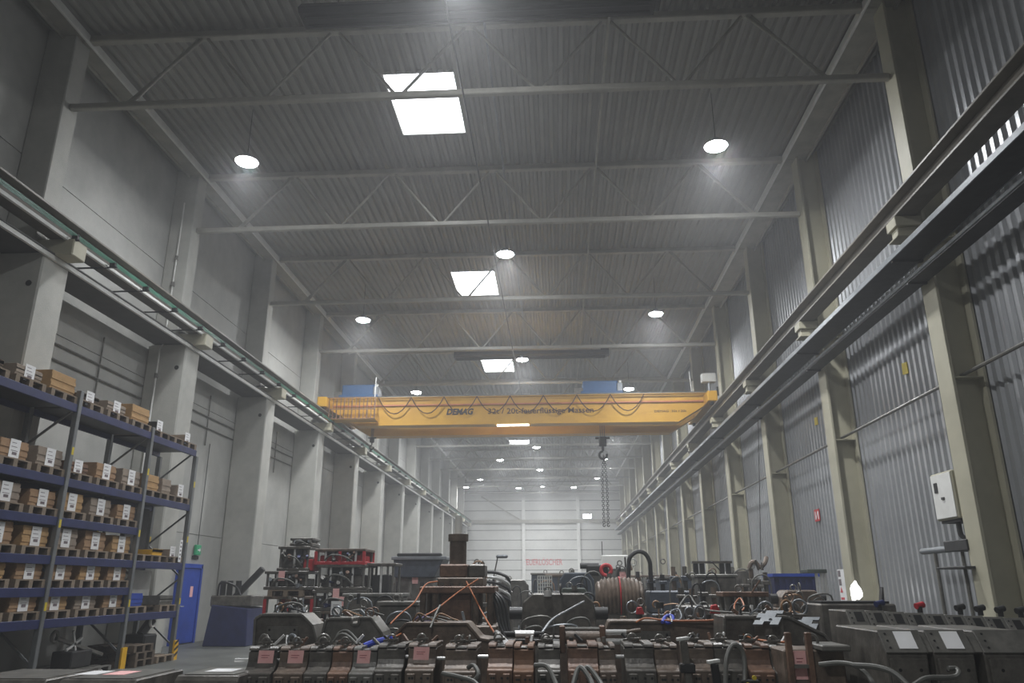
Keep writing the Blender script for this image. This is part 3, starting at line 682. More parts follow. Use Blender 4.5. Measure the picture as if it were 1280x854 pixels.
dsc = {'steel_dark': 'dark grey', 'rust_dark': 'brownish grey', 'rust_mid': 'rusty brown', 'steel_grey': 'light grey', 'rust_orange': 'orange rusted'}
for i, (a, c, m, tg, rg, pin) in enumerate(FR):
    cradle_die(a, c, 809 if i < 5 else 806+random.uniform(-2, 2), 8.0, m, '%s casting die%s, %s from the left in the front row' % (dsc[m], ' with pink tag' if tg else '', ORD[i]), tg, rg, True, pin)
# die in a brown frame with pink tag right of the front row
x, z = at(1012, 808, 7.6)
r = empty('casting_die', (x, 7.6, 0), 0, 'brown framed casting die with a pink tag right of the front row', 'casting die', 'casting dies in the front row')
MB().box(-.24, .3, 0, .5, .02, z-.03).build('body', 'rust_dark', r, bev=.015)
for sx in (-.2, -.02): MB().box(sx-.025, sx+.025, -.08, -.01, .1, z+.12).build('frame_post', 'rust_mid', r, bev=.006)
MB().box(-.2, .0, -.07, -.02, z-.18, z-.15).build('frame_bar', 'steel_grey', r)
pink(r, -.1, -.0, z-.28, .11, .24)
MB().box(.05, .3, -.2, .3, z-.03, z+.02).build('clamp_plate', 'steel_grey', r, bev=.01)
ring(r, .05, .1, z-.02, .06, .014)
# ---- chamfered dies on the right (side walls face the camera)
def chamfer_die(px, py, Y, w_, dep, m, label, paper=False, win=False, z=None, ch=.17, grp='chamfered dies on the right', rz=0):
    x, zt = at(px, py, Y); zt = z or zt
    r = empty('chamfered_die', (x+w_/2, Y, 0), rz, label, 'casting die', grp); h = w_/2
    pf = [(0, .02), (0, zt-ch), (ch*.8, zt), (dep, zt), (dep, .02)]
    MB().prism_x(pf, -h, h).build('body', m, r, bev=.01)
    n = Vector((0, -ch, ch*.8)).normalized()
    def onface(u0, u1, a0, a1, t0, t1):   # a slab on the chamfer: u across, a along the slope 0..1
        P = lambda u, a, t: (u, ch*.8*a+n.y*t, zt-ch+ch*a+n.z*t)
        return MB().add([P(u0, a0, t0), P(u1, a0, t0), P(u1, a1, t0), P(u0, a1, t0), P(u0, a0, t1), P(u1, a0, t1), P(u1, a1, t1), P(u0, a1, t1)], [(3,2,1,0),(4,5,6,7),(0,1,5,4),(1,2,6,5),(2,3,7,6),(3,0,4,7)])
    onface(-h, h, .0, 1, .0, .02).build('front_plate', 'steel_grey' if m != 'rust_dark' else m, r, bev=.004)
    if paper: onface(h, h+.1, .1, .95, -.03, -.005).build('side_wing', 'steel_grey', r)
    if paper: onface(-h*.3, h*.6, .15, .9, .022, .025).build('paper_sheet', 'paper_white', r)
    if win:
        onface(-h*.25, h*.6, .3, .85, .021, .024).build('window_recess', 'black', r)
    for u in (-h*.85, ):
        for a in (.2, .5, .8): 
            p = (u+.02, ch*.8*a, zt-ch+ch*a); MB().cyl(Vector(p)+n*.02, Vector(p)+n*.024, .01, 8).build('bolt_hole', 'black', r)
    MB().box(-h*.9, h*.9, -.03, 0, .1, zt-ch-.03).build('front_block', m, r, bev=.01)
    for u in (-h*.5, h*.5):
        MB().cyl((u, -.032, zt-ch-.12), (u, -.03, zt-ch-.12), .014, 8).build('bolt_hole', 'black', r)
    return r
chamfer_die(1104, 790, 6.9, .33, 1.15, 'steel_dark', 'big dark die with a white paper sheet, left of the two at lower right', True)
chamfer_die(1163, 790, 6.9, .32, 1.15, 'steel_dark', 'big dark die with a white paper sheet, right of the two at lower right', True)
chamfer_die(1225, 790, 6.9, .45, 1.15, 'steel_dark', 'big dark die at the lower right edge of the scene', False)
for k in range(9):
    chamfer_die(1062+k*25, 764+k*1.3, 9.0, .2, .7, 'steel_dark', 'narrow slant-faced die with dark window, %s from left in the right rear row' % ORD[k], False, True, ch=.17, grp='narrow dies in the right rear row')
    if k in (1, 3, 5, 6, 7, 8):
        x, z = at(1075+k*25, 763, 9.6)
        q = empty('pipe_fitting', (x, 9.6, at(1062+k*25, 764+k*1.3, 9.0)[1]-.005), 0, ['', 'dark blue', '', 'red painted', '', 'black', 'dark grey', 'round black', 'small black'][k]+' pipe fitting on the right rear row of dies, %s one' % ORD[k], 'fitting', 'fittings on the right rear row')
        MB().cyl((0, 0, 0), (0, 0, .07), .03, 12).build('stem', 'dark_metal', q, smooth=True)
        MB().cyl((-.04, 0, .07), (.06, .03, .09), .035, 12).build('elbow', {1: 'rack_blue', 3: 'red_paint'}.get(k, 'dark_metal'), q, smooth=True)
r = empty('steel_block', (4.4, 11.4, 0), 0, 'long dark steel block behind the narrow right dies', 'die block')
x, z = at(1060, 755, 11.4); x1, _ = at(1120, 755, 11.4)
MB().box(at(1025, 755, 11.4)[0]-4.4, x1-4.4, 0, .8, .02, z).build('body', 'steel_dark', r, bev=.02)
MB().box(at(1025, 755, 11.4)[0]-4.35, x1-4.45, .1, .7, z, z+.03).build('cover_plate', 'black', r)
MB().prism_y([(at(1105, 752, 11.4)[0]-4.4, z), (at(1109, 752, 11.4)[0]-4.4, z), (at(1108, 735, 11.4)[0]-4.4, z+.22), (at(1107, 735, 11.4)[0]-4.4, z+.22)], .1, .2).build('fin', 'dark_metal', r)
# ---- trapezoid plate dies (outline in the XZ plane, real thickness)
def plate_die(pts, Y, dep, m, label, edge=True, rings=(), name='casting_die', grp='large dies in the second row', recess=None, tagpx=None):
    P = [at(a, c, Y) for a, c in pts]; xc = sum(p[0] for p in P)/len(P)
    r = empty(name, (xc, Y, 0), 0, label, 'casting die', grp)
    P = [(p[0]-xc, p[1]) for p in P]; x0 = P[0][0]; x1 = P[-1][0]
    MB().prism_y([(x0, .02)]+P+[(x1, .02)], 0, dep).build('body', m, r, bev=.012)
    if edge:
        q = MB()
        for a, c in zip(P, P[1:]): q.bar((a[0], -.015, a[1]-.015), (c[0], -.015, c[1]-.015), .03, .03)
        q.build('edge_flange', 'steel_grey' if 'steel' in m else 'rust_dark', r, bev=.005)
    if recess:
        a0, b0 = at(recess[0], recess[1], Y); a1, b1 = at(recess[2], recess[3], Y)
        MB().box(a0-xc, a1-xc, -.02, .0, b1, b0).build('panel', 'steel_grey', r, bev=.008)
        for u in (a0+.04, a1-.04):
            for v in (b0-.04, b1+.04): MB().cyl((u-xc, -.026, v), (u-xc, -.02, v), .015, 8).build('bolt', 'black', r)
    for a, c in rings:
        X, Z_ = at(a, c, Y+dep*.3); ring(r, X-xc, dep*.3, Z_-.05, .055, .013, 'tray_metal')
        MB().cyl((X-xc, dep*.3, Z_-.12), (X-xc, dep*.3, Z_-.04), .02, 8).build('eye_bolt_stem', 'steel_grey', r)
    rnd = random.Random(int(pts[0][0])); tops = [(a, c) for a, c in zip(P, P[1:]) if abs(a[1]-c[1]) < .02 and abs(c[0]-a[0]) > .12]
    for k in range(9 if tops else 0):
        a, c = rnd.choice(tops); x = rnd.uniform(min(a[0], c[0])+.04, max(a[0], c[0])-.04); z = a[1]; y = rnd.uniform(.08, dep-.08)
        mm = rnd.choice(['steel_grey', 'tray_metal', 'dark_metal', 'chrome', 'rust_mid', 'dark_metal']); kk = rnd.randrange(4)
        if kk == 0: MB().bar((x, y, z-.01), (x+rnd.uniform(-.12, .12), y+.02, z+rnd.uniform(.05, .11)), rnd.uniform(.02, .04)).build('clamp', mm, r, bev=.004)
        elif kk == 1: MB().cyl((x, y, z-.01), (x, y, z+rnd.uniform(.03, .09)), rnd.uniform(.02, .04), 12).build('fitting', mm, r, smooth=True)
        elif kk == 2: MB().torus((x, y, z+.04), rnd.uniform(.03, .06), .009, rnd.choice('xy'), 12, 6).build('shackle', mm, r, smooth=True)
        else: tie(r, 'hose', [(x-.15, y, z+.005), (x-.08, y-.03, z+rnd.uniform(.03, .1)), (x+.05, y+.02, z+.03), (x+.14, y, z+.005)], .009, rnd.choice(['grey_hose', 'tray_metal', 'copper_hose', 'black_hose']))
    if tagpx:
        X, Z_ = at(tagpx[0], tagpx[1], Y); pink(r, X-xc, -.03, Z_, .13, .17)
    return r
plate_die([(318, 805), (320, 772), (328, 767), (378, 767), (392, 781), (398, 805)], 9.6, .45, 'steel_dark', 'dark trapezoid die with a bright top edge, behind the left front dies', recess=(334, 783, 372, 800))
plate_die([(400, 803), (408, 774), (412, 772), (440, 772), (440, 779), (449, 779), (449, 771), (464, 771), (478, 790), (482, 803)], 9.7, .45, 'steel_grey', 'grey steel die with a square notch in its top edge', rings=((421, 765),))
plate_die([(484, 805), (488, 798), (508, 778), (584, 778), (600, 797), (622, 800), (622, 806)], 9.3, .5, 'rust_dark', 'wide brown trapezoid die in front of the tall press', edge=True)
plate_die([(700, 805), (752, 803), (762, 776), (908, 776), (912, 800), (930, 804)], 9.9, .5, 'rust_dark', 'long brown die with arched recesses and an orange hose on top', recess=(778, 789, 838, 800))
plate_die([(905, 804), (905, 770), (985, 770), (1030, 792), (1040, 806)], 9.0, .6, 'steel_dark', 'black sided die block right of the long brown die')
# slotted plates lying slanted on it
for k, (a, c, Y) in enumerate(((957, 775, 8.9), (1003, 783, 9.12))):
    x, z = at(a, c, Y)
    r = empty('slotted_plate', (x, Y, z), -.2, ['grey slotted clamp plate lying slanted on the black sided die', 'grey stepped clamp plate left of the big dark dies'][k], 'clamp plate', 'slotted clamp plates')
    ol = [(0,0),(0,.08),(.05,.08),(.05,.13),(0,.13),(0,.21),(.07,.21),(.07,.27),(.25,.27),(.25,.21),(.19,.21),(.19,.14),(.26,.14),(.26,0),(.17,0),(.17,.06),(.1,.06),(.1,0)]
    pp = [(-.14+u+v*.35, v*.75-.08, v*.5-.06) for u, v in ol]; n_ = len(pp); nn = Vector((0, -.55, .83))*.022
    MB().add(pp+[tuple(Vector(p)+nn) for p in pp], [tuple(range(n_)), tuple(range(2*n_-1, n_-1, -1))]+[(i, i+n_, (i+1) % n_+n_, (i+1) % n_) for i in range(n_)]).build('plate', 'tray_metal', r)
    MB().cyl((.05, .03, -.02), (.05, -.03, .0), .02, 8).build('bolt', 'black', r)
    MB().box(-.12, .18, .03, .15, -.2, .04).build('wedge', 'steel_dark', r)
# flat topped blocks in the left foreground
def flat_block(px0, px1, py, Y, dep, label, paper):
    x0, z = at(px0, py, Y); x1, _ = at(px1, py, Y); xc = (x0+x1)/2
    r = empty('casting_die', (xc, Y, 0), 0, label, 'casting die', 'flat topped dies at the lower left')
    MB().prism_x([(0, .02), (0, z-.05), (.05, z), (dep, z), (dep, .02)], x0-xc, x1-xc).build('body', 'steel_dark', r, bev=.012)
    MB().box(x0-xc+.06, x1-xc-.06, .08, dep-.08, z, z+.008).build('top_plate', 'steel_grey', r)
    for a, c, m in paper:
        u = at(a, py, Y+.15)[0]-xc; v = at(c, py, Y+.15)[0]-xc; MB().box(u, v, dep*.35, dep*.7, z+.009, z+.011).build('paper_sheet', m, r)
    for u in (.25, .5, .75): MB().box(x0-xc+(x1-x0)*u-.02, x0-xc+(x1-x0)*u+.02, -.012, 0, z-.2, z-.1).build('slot', 'black', r)
    return r
flat_block(72, 168, 850, 7.6, 1.0, 'flat topped dark die with a white and a pink sheet at the lower left', ((76, 104, 'paper_white'), (112, 140, 'paper_pink')))
flat_block(218, 297, 845, 7.6, .8, 'flat topped dark die with a white sheet beside the front row', ((248, 282, 'paper_white'),))
flat_block(-60, 55, 850, 7.6, 1.0, 'flat topped dark die beyond the lower left corner', ())
# ================================================================== PRESS
PY = 11.2
def W(px, py, Y=PY): return at(px, py, Y)
xp = W(568, 700)[0]
pr = empty('casting_press', (xp, PY+.4, 0), 0, 'tall brown hydraulic press with a white piston rod and hoses', 'press')
def pz(py): return W(568, py)[1]
def pxx(px): return W(px, 730)[0]-xp
MB().box(pxx(520), pxx(622), -.4, .5, .02, pz(782)).build('base_block', 'rust_dark', pr, bev=.02)
MB().box(pxx(524), pxx(618), -.38, .4, pz(742), pz(733)).build('crosshead', 'rust_mid', pr, bev=.015)
for a in (528, 543, 594, 612):
    for y in (-.3, .3): MB().cyl((pxx(a), y, pz(782)), (pxx(a), y, pz(742)), .045, 14).build('column', 'rust_dark', pr, smooth=True)
MB().box(pxx(549), pxx(588), -.25, .25, pz(782), pz(742)).build('ram_block', 'rust_mid', pr, bev=.02)
MB().box(pxx(545), pxx(603), -.3, .3, pz(733), pz(722)).build('upper_plate', 'rust_dark', pr, bev=.015)
MB().box(pxx(547), pxx(582), -.25, .25, pz(722), pz(705)).build('cylinder_mount', 'rust_mid', pr, bev=.02)
MB().cyl((0, 0, pz(705)), (0, 0, pz(672)), .125, 24).build('cylinder', 'rust_dark', pr, smooth=True)
MB().cyl((0, 0, pz(675)), (0, 0, pz(666)), .15, 24).build('cylinder_head', 'rust_dark', pr, smooth=True)
MB().cyl((.0, 0, pz(666)), (0, 0, pz(642)), .055, 16).build('piston_rod', 'white_paint', pr, smooth=True)
MB().box(pxx(583), pxx(604), -.2, .25, pz(722), pz(705)).build('valve_block', 'steel_dark', pr, bev=.02)
for a in (551, 563, 575, 596): MB().cyl((pxx(a), -.3, pz(733)), (pxx(a), -.3, pz(729)), .035, 6).build('bolt', 'steel_dark', pr)
for k in range(4): tie(pr, 'hose', [(pxx(600+3*k), -.1, pz(735)), (pxx(616+4*k), -.25, pz(750)), (pxx(622+4*k), -.3, pz(775)), (pxx(628+3*k), -.35, pz(790))], .022, 'black_hose')
def hose(name, pts, rad, m, label, cat='hose', grp=None, n=6):
    """pts: (px, py, Y)"""
    P = [Vector((at(a, c, Y)[0], Y, at(a, c, Y)[1])) for a, c, Y in pts]
    return tag(MB().tube(spline(P, n), rad, 8).build(name, m, smooth=True), label, cat, grp)
hose('hose', [(598, 724, 11.0), (572, 741, 10.85), (545, 762, 10.5), (520, 776, 10.0), (500, 793, 9.25), (488, 797, 9.2)], .010, 'orange_hose', 'orange hose running from the press valve down to the lower left', grp='orange hoses of the press')
hose('hose', [(583, 727, 11.0), (592, 745, 10.85), (604, 768, 10.7), (620, 794, 9.2), (625, 797, 9.15)], .010, 'orange_hose', 'orange hose running from the press valve down to the lower right', grp='orange hoses of the press')
hose('hose', [(547, 727, 11.0), (532, 731, 10.85), (518, 753, 10.4), (500, 768, 10.2), (488, 780, 9.9)], .010, 'orange_hose', 'orange hose arching out left of the press crosshead', grp='orange hoses of the press')
hose('hose', [(513, 780, 9.75), (525, 771, 9.6), (538, 773, 9.6), (535, 777, 9.6), (526, 775, 9.55), (532, 769, 9.6)], .012, 'purple_hose', 'coiled purple hose lying on the wide brown die')
hose('hose', [(538, 785, 9.2), (546, 765, 9.4), (550, 757, 9.6)], .012, 'grey_hose', 'short pale hose leaning on the wide brown die')
# long hoses lying on the front dies
hose('hose', [(553, 842, 7.6), (572, 846, 7.5), (592, 852, 7.4), (600, 862, 7.3)], .02, 'grey_hose', 'grey hose lying low before the eighth front die', grp='grey hoses before the front row')
hose('hose', [(585, 835, 7.75), (592, 832, 7.7), (598, 843, 7.6), (590, 852, 7.6), (584, 846, 7.6)], .02, 'grey_hose', 'thick looped grey hose between the eighth and ninth front dies', grp='grey hoses before the front row')
hose('hose', [(668, 832, 7.75), (683, 833, 7.7), (692, 848, 7.6), (697, 862, 7.5)], .022, 'grey_hose', 'grey bent pipe before the eleventh front die', grp='grey hoses before the front row')
hose('hose', [(716, 858, 7.6), (722, 838, 7.7), (728, 836, 7.7), (738, 850, 7.6), (742, 862, 7.5)], .024, 'grey_hose', 'left of two bent grey pipes before the twelfth front die', grp='grey hoses before the front row')
hose('hose', [(730, 838, 7.7), (736, 835, 7.7), (748, 850, 7.6), (755, 862, 7.5)], .024, 'grey_hose', 'right of two bent grey pipes before the twelfth front die', grp='grey hoses before the front row')
hose('hose', [(907, 858, 7.7), (908, 826, 7.75), (914, 809, 7.8), (922, 807, 7.8), (930, 822, 7.8), (931, 858, 7.7)], .022, 'grey_hose', 'arched grey hose before the seventeenth front die', grp='grey hoses before the front row')
hose('hose', [(1024, 831, 7.1), (1050, 829, 7.0), (1070, 833, 6.9), (1086, 846, 6.8), (1096, 864, 6.7)], .02, 'grey_hose', 'upper grey hose curving at the lower right', grp='grey hoses at the lower right')
hose('hose', [(1068, 832, 6.8), (1095, 834, 6.7), (1118, 842, 6.6), (1140, 862, 6.5)], .022, 'grey_hose', 'lower grey hose curving before the big dark dies', grp='grey hoses at the lower right')
hose('hose', [(1140, 858, 6.5), (1158, 848, 6.6), (1188, 847, 6.7), (1198, 843, 6.7), (1195, 836, 6.75), (1185, 836, 6.75)], .02, 'grey_hose', 'grey hose bending under the right white sheet', grp='grey hoses at the lower right')
hose('hose', [(420, 800, 8.35), (424, 791, 8.4), (434, 789, 8.4), (444, 798, 8.35), (450, 806, 8.3)], .014, 'grey_hose', 'upper grey hose arching over the fourth front die', grp='grey hoses on the front row')
hose('hose', [(416, 803, 8.25), (426, 793, 8.25), (436, 796, 8.25), (446, 806, 8.2)], .014, 'grey_hose', 'lower grey hose arching over the fourth front die', grp='grey hoses on the front row')
hose('strap', [(455, 808, 8.3), (465, 804, 8.35), (480, 800, 8.4), (490, 797, 8.4)], .03, 'blue_strap', 'bright blue lifting strap lying on the sixth front die', 'strap')
hose('hose', [(795, 778, 9.85), (808, 773, 9.9), (835, 776, 9.85), (880, 776, 9.8), (903, 775, 9.7), (915, 784, 9.3), (935, 796, 8.9), (955, 801, 8.5), (985, 803, 8.3)], .011, 'orange_hose', 'long orange hose lying across the long brown die')
hose('hose', [(905, 772, 9.6), (920, 768, 9.7), (930, 760, 9.9), (925, 748, 10.2), (918, 757, 10.0), (922, 768, 9.7), (945, 770, 9.4)], .010, 'orange_hose', 'tangled orange hose beside the black sided die')
hose('hose', [(676, 793, 9.2), (690, 775, 9.6), (708, 764, 10.2), (730, 752, 10.9)], .014, 'tray_metal', 'pale hose leaning diagonally against the dark panelled die')
hose('hose', [(846, 765, 10.2), (853, 752, 10.4), (862, 745, 10.6), (880, 762, 10.2), (955, 768, 9.3)], .012, 'grey_hose', 'thin grey hose looping behind the long brown die')
# chrome cylinders
x, z = at(735, 796, 8.6)
r = empty('hydraulic_unit', (x, 8.6, z), 0, 'brown hydraulic cylinder unit with two chrome rods on the twelfth front die', 'hydraulic cylinder')
MB().cyl((-.24, 0, -.01), (.12, 0, -.01), .065, 18).build('barrel', 'rust_dark', r, smooth=True)
for sx in (-.27, .15): MB().box(sx-.03, sx+.03, -.09, .09, -.16, .11).build('end_plate', 'rust_mid', r, bev=.01)
for dy, dz in ((-.07, .08), (.07, .08), (-.07, -.08)): MB().cyl((-.27, dy, dz), (.15, dy, dz), .012, 8).build('tie_rod', 'steel_grey', r)
for dz in (.045, -.045): MB().cyl((.18, -.03, dz), (.4, -.03, dz), .028, 14).build('piston_rod', 'chrome', r, smooth=True)
for dz in (.045, -.045): MB().cyl((.4, -.03, dz), (.55, -.02, dz+.02), .022, 10).build('hose_end', 'rust_dark', r, smooth=True)
x, z = at(650, 793, 8.7)
r = empty('hydraulic_unit', (x, 8.7, z), 0, 'dark horizontal cylinder with chrome ends above the ninth front die', 'hydraulic cylinder')
MB().cyl((-.28, 0, .0), (.25, 0, .0), .03, 14).build('barrel', 'black', r, smooth=True)
MB().cyl((-.05, 0, 0), (.15, 0, 0), .04, 14).build('sleeve', 'chrome', r, smooth=True)
MB().box(-.3, .6, -.05, .05, -.11, -.05).build('rail', 'dark_metal', r, bev=.01)
MB().cyl((.42, -.05, -.08), (.58, -.05, -.1), .035, 12).build('chrome_tip', 'chrome', r, smooth=True)
# white crumpled paper cone on front die
x, z = at(624, 806, 8.3)
tag(MB().add([(x-.04, 8.25, z), (x+.06, 8.2, z+.01), (x+.1, 8.35, z+.03), (x-.02, 8.3, z+.14), (x+.02, 8.33, z+.02)], [(0, 1, 3), (1, 2, 3), (2, 4, 3), (4, 0, 3), (0, 4, 2, 1)]).build('paper_cone', 'paper_white'), 'folded white paper standing on the ninth front die', 'paper')
# black tools standing among front dies
for k, (a, c, Y, m, lab) in enumerate(((852, 800, 7.9, 'steel_dark', 'dark upright clamp with a white top before the long brown die'), (890, 828, 7.75, 'black', 'black slanted tool with a white tip before the sixteenth front die'))):
    x, z = at(a, c, Y)
    r = empty('clamp_tool', (x, Y-.1, 0), 0, lab, 'tool', 'upright tools in the front row')
    MB().bar((.04, 0, z-.5), (0, 0, z), .07, .06).build('shaft', m, r, bev=.01)
    MB().box(-.05, .09, -.05, .05, z-.28, z-.2).build('collar', 'dark_metal', r, bev=.01)
    MB().bar((-.06, -.02, z+.01), (.05, .03, z+.02), .05, .03).build('tip', 'white_paint', r, bev=.005)
    MB().box(-.06, .1, -.06, .06, 0.02, z-.5).build('stand', 'dark_metal', r)
x, z = at(938, 850, 7.7)
r = empty('valve_cluster', (x, 7.7, z-.1), 0, 'small valve cluster with yellow caps before the nineteenth front die', 'valve')
MB().box(-.08, .08, -.02, .04, -.2, .1).build('block', 'black', r, bev=.01)
for a, c in ((-.03, .06), (.03, .12), (.0, .03), (.05, .05)): MB().cyl((a, -.04, c), (a, -.02, c), .02, 10).build('cap', 'yellow', r)
# ================================================================== DIES AND MACHINES FURTHER BACK
def machine(px0, px1, pyt, Y, dep, m, label, style=0, tags=(), seed=0, base=.5, grp=None, name='casting_die'):
    rnd = random.Random(seed+int(px0)); x0, zt = at(px0, pyt, Y); x1, _ = at(px1, pyt, Y); xc = (x0+x1)/2; h = (x1-x0)/2
    r = empty(name, (xc, Y, 0), 0, label, 'casting die' if name == 'casting_die' else 'machine', grp)
    zb_ = zt*base
    MB().prism_y([(-h, .02), (h, .02), (h, zb_*.85), (h-.06, zb_), (-h+.06, zb_), (-h, zb_*.85)], 0, dep).build('base_block', m, r, bev=.02)
    if style == 0:     # stepped block with side cylinders
        MB().prism_y([(-h*.75, zb_), (h*.75, zb_), (h*.7, zt*.92), (h*.5, zt), (-h*.5, zt), (-h*.7, zt*.92)], dep*.15, dep*.85).build('upper_block', m, r, bev=.02)
        for sx in (-1, 1):
            MB().cyl((sx*h*.72, dep*.5, zb_+(zt-zb_)*.5), (sx*h*.98, dep*.5, zb_+(zt-zb_)*.5), .09, 14).build('side_cylinder', 'dark_metal', r, smooth=True)
    elif style == 1:   # two plates on pillars
        MB().box(-h, h, .05, dep-.05, zt-.07, zt).build('top_plate', m, r, bev=.01)
        for sx in (-1, -.4, .35, 1):
            for y in (.1, dep-.1): MB().cyl((sx*(h-.07), y, zb_), (sx*(h-.07), y, zt-.07), .035, 10).build('pillar', 'steel_grey', r, smooth=True)
        MB().box(-h*.6, h*.6, dep*.2, dep*.8, zb_, zb_+(zt-zb_)*.55).build('core_block', 'dark_metal', r, bev=.03)
    elif style == 2:   # low block with many fittings
        MB().box(-h*.9, h*.9, .05, dep-.05, zb_, zb_+(zt-zb_)*.45).build('upper_block', m, r, bev=.03)
        zc = zb_+(zt-zb_)*.45
        for k in range(4):
            x = -h*.75+h*1.5*k/3; hh = (zt-zc)*rnd.uniform(.5, 1)
            MB().cyl((x, dep*.4, zc), (x, dep*.4, zc+hh), .05, 12).build('fitting', rnd.choice(['dark_metal', 'steel_dark', 'rust_dark']), r, smooth=True)
            MB().box(x-.08, x+.08, dep*.25, dep*.5, zc+hh*.4, zc+hh*.6).build('collar', m, r, bev=.01)
    elif style == 3:   # plain crate-like box with lid
        MB().box(-h, h, 0, dep, zb_, zt-.06).build('upper_block', m, r, bev=.02)
        MB().box(-h-.03, h+.03, -.03, dep+.03, zt-.06, zt).build('lid', 'steel_grey', r, bev=.01)
    # pipes, bolts on the front
    for k in range(5):
        x = rnd.uniform(-h*.85, h*.8); zz = zb_*.98 if rnd.random() < .6 or abs(x) > h*.45 else zt*.99; hh = rnd.uniform(.06, .2); w2 = rnd.uniform(.03, .09)
        kk = rnd.randrange(3); mm = rnd.choice(['steel_grey', 'tray_metal', 'dark_metal', 'rust_mid', 'steel_dark', 'chrome'])
        if kk == 0: MB().bar((x, .06, zz-.03), (x+rnd.uniform(-.15, .15), .0, zz+hh), w2*.6).build('clamp', mm, r, bev=.006)
        elif kk == 1: MB().cyl((x, .1, zz-.03), (x, .1, zz+hh*.7), w2*.7, 12).build('fitting', mm, r, smooth=True)
        else: MB().torus((x, .08, zz+.07), .07, .012, rnd.choice('xy'), 12, 6).build('shackle', mm, r, smooth=True)
    for k in range(5):
        a = rnd.uniform(-h, h*.3); c = a+rnd.uniform(.15, .5); z = rnd.uniform(zb_*.9, zt*.95)
        tie(r, 'hose', [(a, -.02, zb_*.9), (a+.02, -.1, z), (min(c, h)-.02, -.12, z+.03), (min(c, h), -.02, zb_*.8)], .016, rnd.choice(['grey_hose', 'black_hose', 'tray_metal', 'grey_hose', 'copper_hose', 'steel_grey']))
    for k in range(4):
        x = -h*.8+1.6*h*k/3; MB().cyl((x, -.03, zb_*.8), (x, 0, zb_*.8), .03, 6).build('bolt', 'steel_grey', r)
    MB().box(-h*.35, h*.35, -.02, 0, zb_*.25, zb_*.65).build('front_panel', 'steel_dark' if m != 'steel_dark' else 'steel_grey', r, bev=.01)
    ring(r, -h*.2, dep*.3, zt-.01, .05, .013, 'steel_grey')
    for a, c, mm in tags:
        X, Z_ = at(a, c, Y); pink(r, X-xc, -.04, Z_-.08, .16, .2, mm)
    return r
# third row
machine(634, 762, 742, 11.6, .7, 'steel_dark', 'broad dark die with panels right of the press', 0, base=.62, grp='dies in the third row')
x, z = at(668, 780, 11.5)
machine(770, 852, 757, 12.0, .7, 'steel_dark', 'dark low die behind the long brown die', 2, seed=2, grp='dies in the third row')
machine(904, 962, 740, 11.6, .6, 'rust_mid', 'rusty open block with orange wiring right of the middle', 1, seed=3, grp='dies in the third row')
machine(965, 1022, 752, 12.2, .7, 'steel_dark', 'dark die behind the slotted plate', 2, seed=4, grp='dies in the third row')
machine(338, 400, 756, 12.1, .6, 'rust_dark', 'low brown die before the red stack', 2, seed=5, tags=((421, 762, 'paper_white'),), grp='dies in the third row')
machine(413, 466, 752, 13.0, .6, 'steel_green', 'low greenish die with hoses before the red stack', 2, seed=6, grp='dies in the third row')
machine(474, 520, 752, 12.0, .6, 'steel_grey', 'light grey die left of the press', 3, seed=7, grp='dies in the third row')
# fourth row
machine(690, 745, 735, 14.6, .8, 'steel_green', 'greenish die behind the broad dark die', 0, seed=8, grp='dies in the fourth row')
machine(846, 902, 722, 14.6, .8, 'steel_dark', 'dark die with fittings right of the covered drum', 2, seed=9, grp='dies in the fourth row')
machine(560, 626, 742, 14.4, .8, 'steel_dark', 'dark die just behind the press', 2, seed=10, grp='dies in the fourth row')
machine(968, 1040, 738, 14.6, .8, 'rust_dark', 'wide rounded brown die before the blue container', 0, seed=11, base=.8, grp='dies in the fourth row')
machine(430, 500, 742, 14.8, .8, 'steel_dark', 'dark low die between red stack and press', 3, seed=12, grp='dies in the fourth row')
# covered drum with ribs
x, z = at(775, 748, 14.2)
r = empty('ribbed_drum', (x, 14.3, 0), 0, 'big olive brown ribbed drum lying in the middle of the pile', 'drum')
q = MB(); pts = []; 
for k in range(25):
    t = k/24*2-1; R = .33*(1-.3*abs(t)**4)+(.03 if k % 2 else 0); pts.append((t*.42, R))
n = 20; vs = []; fs = []
for i, (u, R) in enumerate(pts):
    for k in range(n): vs.append((u, math.cos(2*PI*k/n)*R, z+math.sin(2*PI*k/n)*R))
for i in range(24):
    for k in range(n): fs.append((i*n+k, i*n+(k+1) % n, (i+1)*n+(k+1) % n, (i+1)*n+k))
fs.append(tuple(range(n))); fs.append(tuple(24*n+k for k in range(n)))
q.add(vs, fs).build('shell', 'rust_dark', r, smooth=True)
MB().torus((.0, 0, z), .36, .012, 'x', 24, 6).build('strap', 'red_paint', r)
MB().box(-.45, .45, -.25, .25, .02, z-.25).build('cradle', 'steel_dark', r, bev=.02)
# fifth row
machine(690, 752, 716, 17.2, 1., 'steel_blue', 'dark blue grey machine left of the covered drum', 0, seed=13, grp='machines in the fifth row')
machine(756, 806, 706, 17.4, 1., 'steel_dark', 'black machine with pink tag under the round hose arch', 2, seed=14, tags=((779, 722, 'paper_pink'),), grp='machines in the fifth row')
machine(808, 866, 704, 17.2, 1., 'steel_blue', 'dark machine with a blue top right of the round hose arch', 2, seed=15, grp='machines in the fifth row')
hose('hose', [(785, 728, 17.3), (786, 712, 17.3), (787, 698, 17.3), (796, 690, 17.3), (806, 692, 17.3), (812, 702, 17.3), (813, 712, 17.3), (814, 728, 17.3)], .045, 'black_hose', 'thick black hose standing in a round arch')
machine(872, 920, 718, 17.4, .9, 'steel_dark', 'dark machine under the upright frame', 3, seed=16, grp='machines in the fifth row')
x0, z0 = at(872, 718, 17.6); x1, z1 = at(912, 703, 17.6)
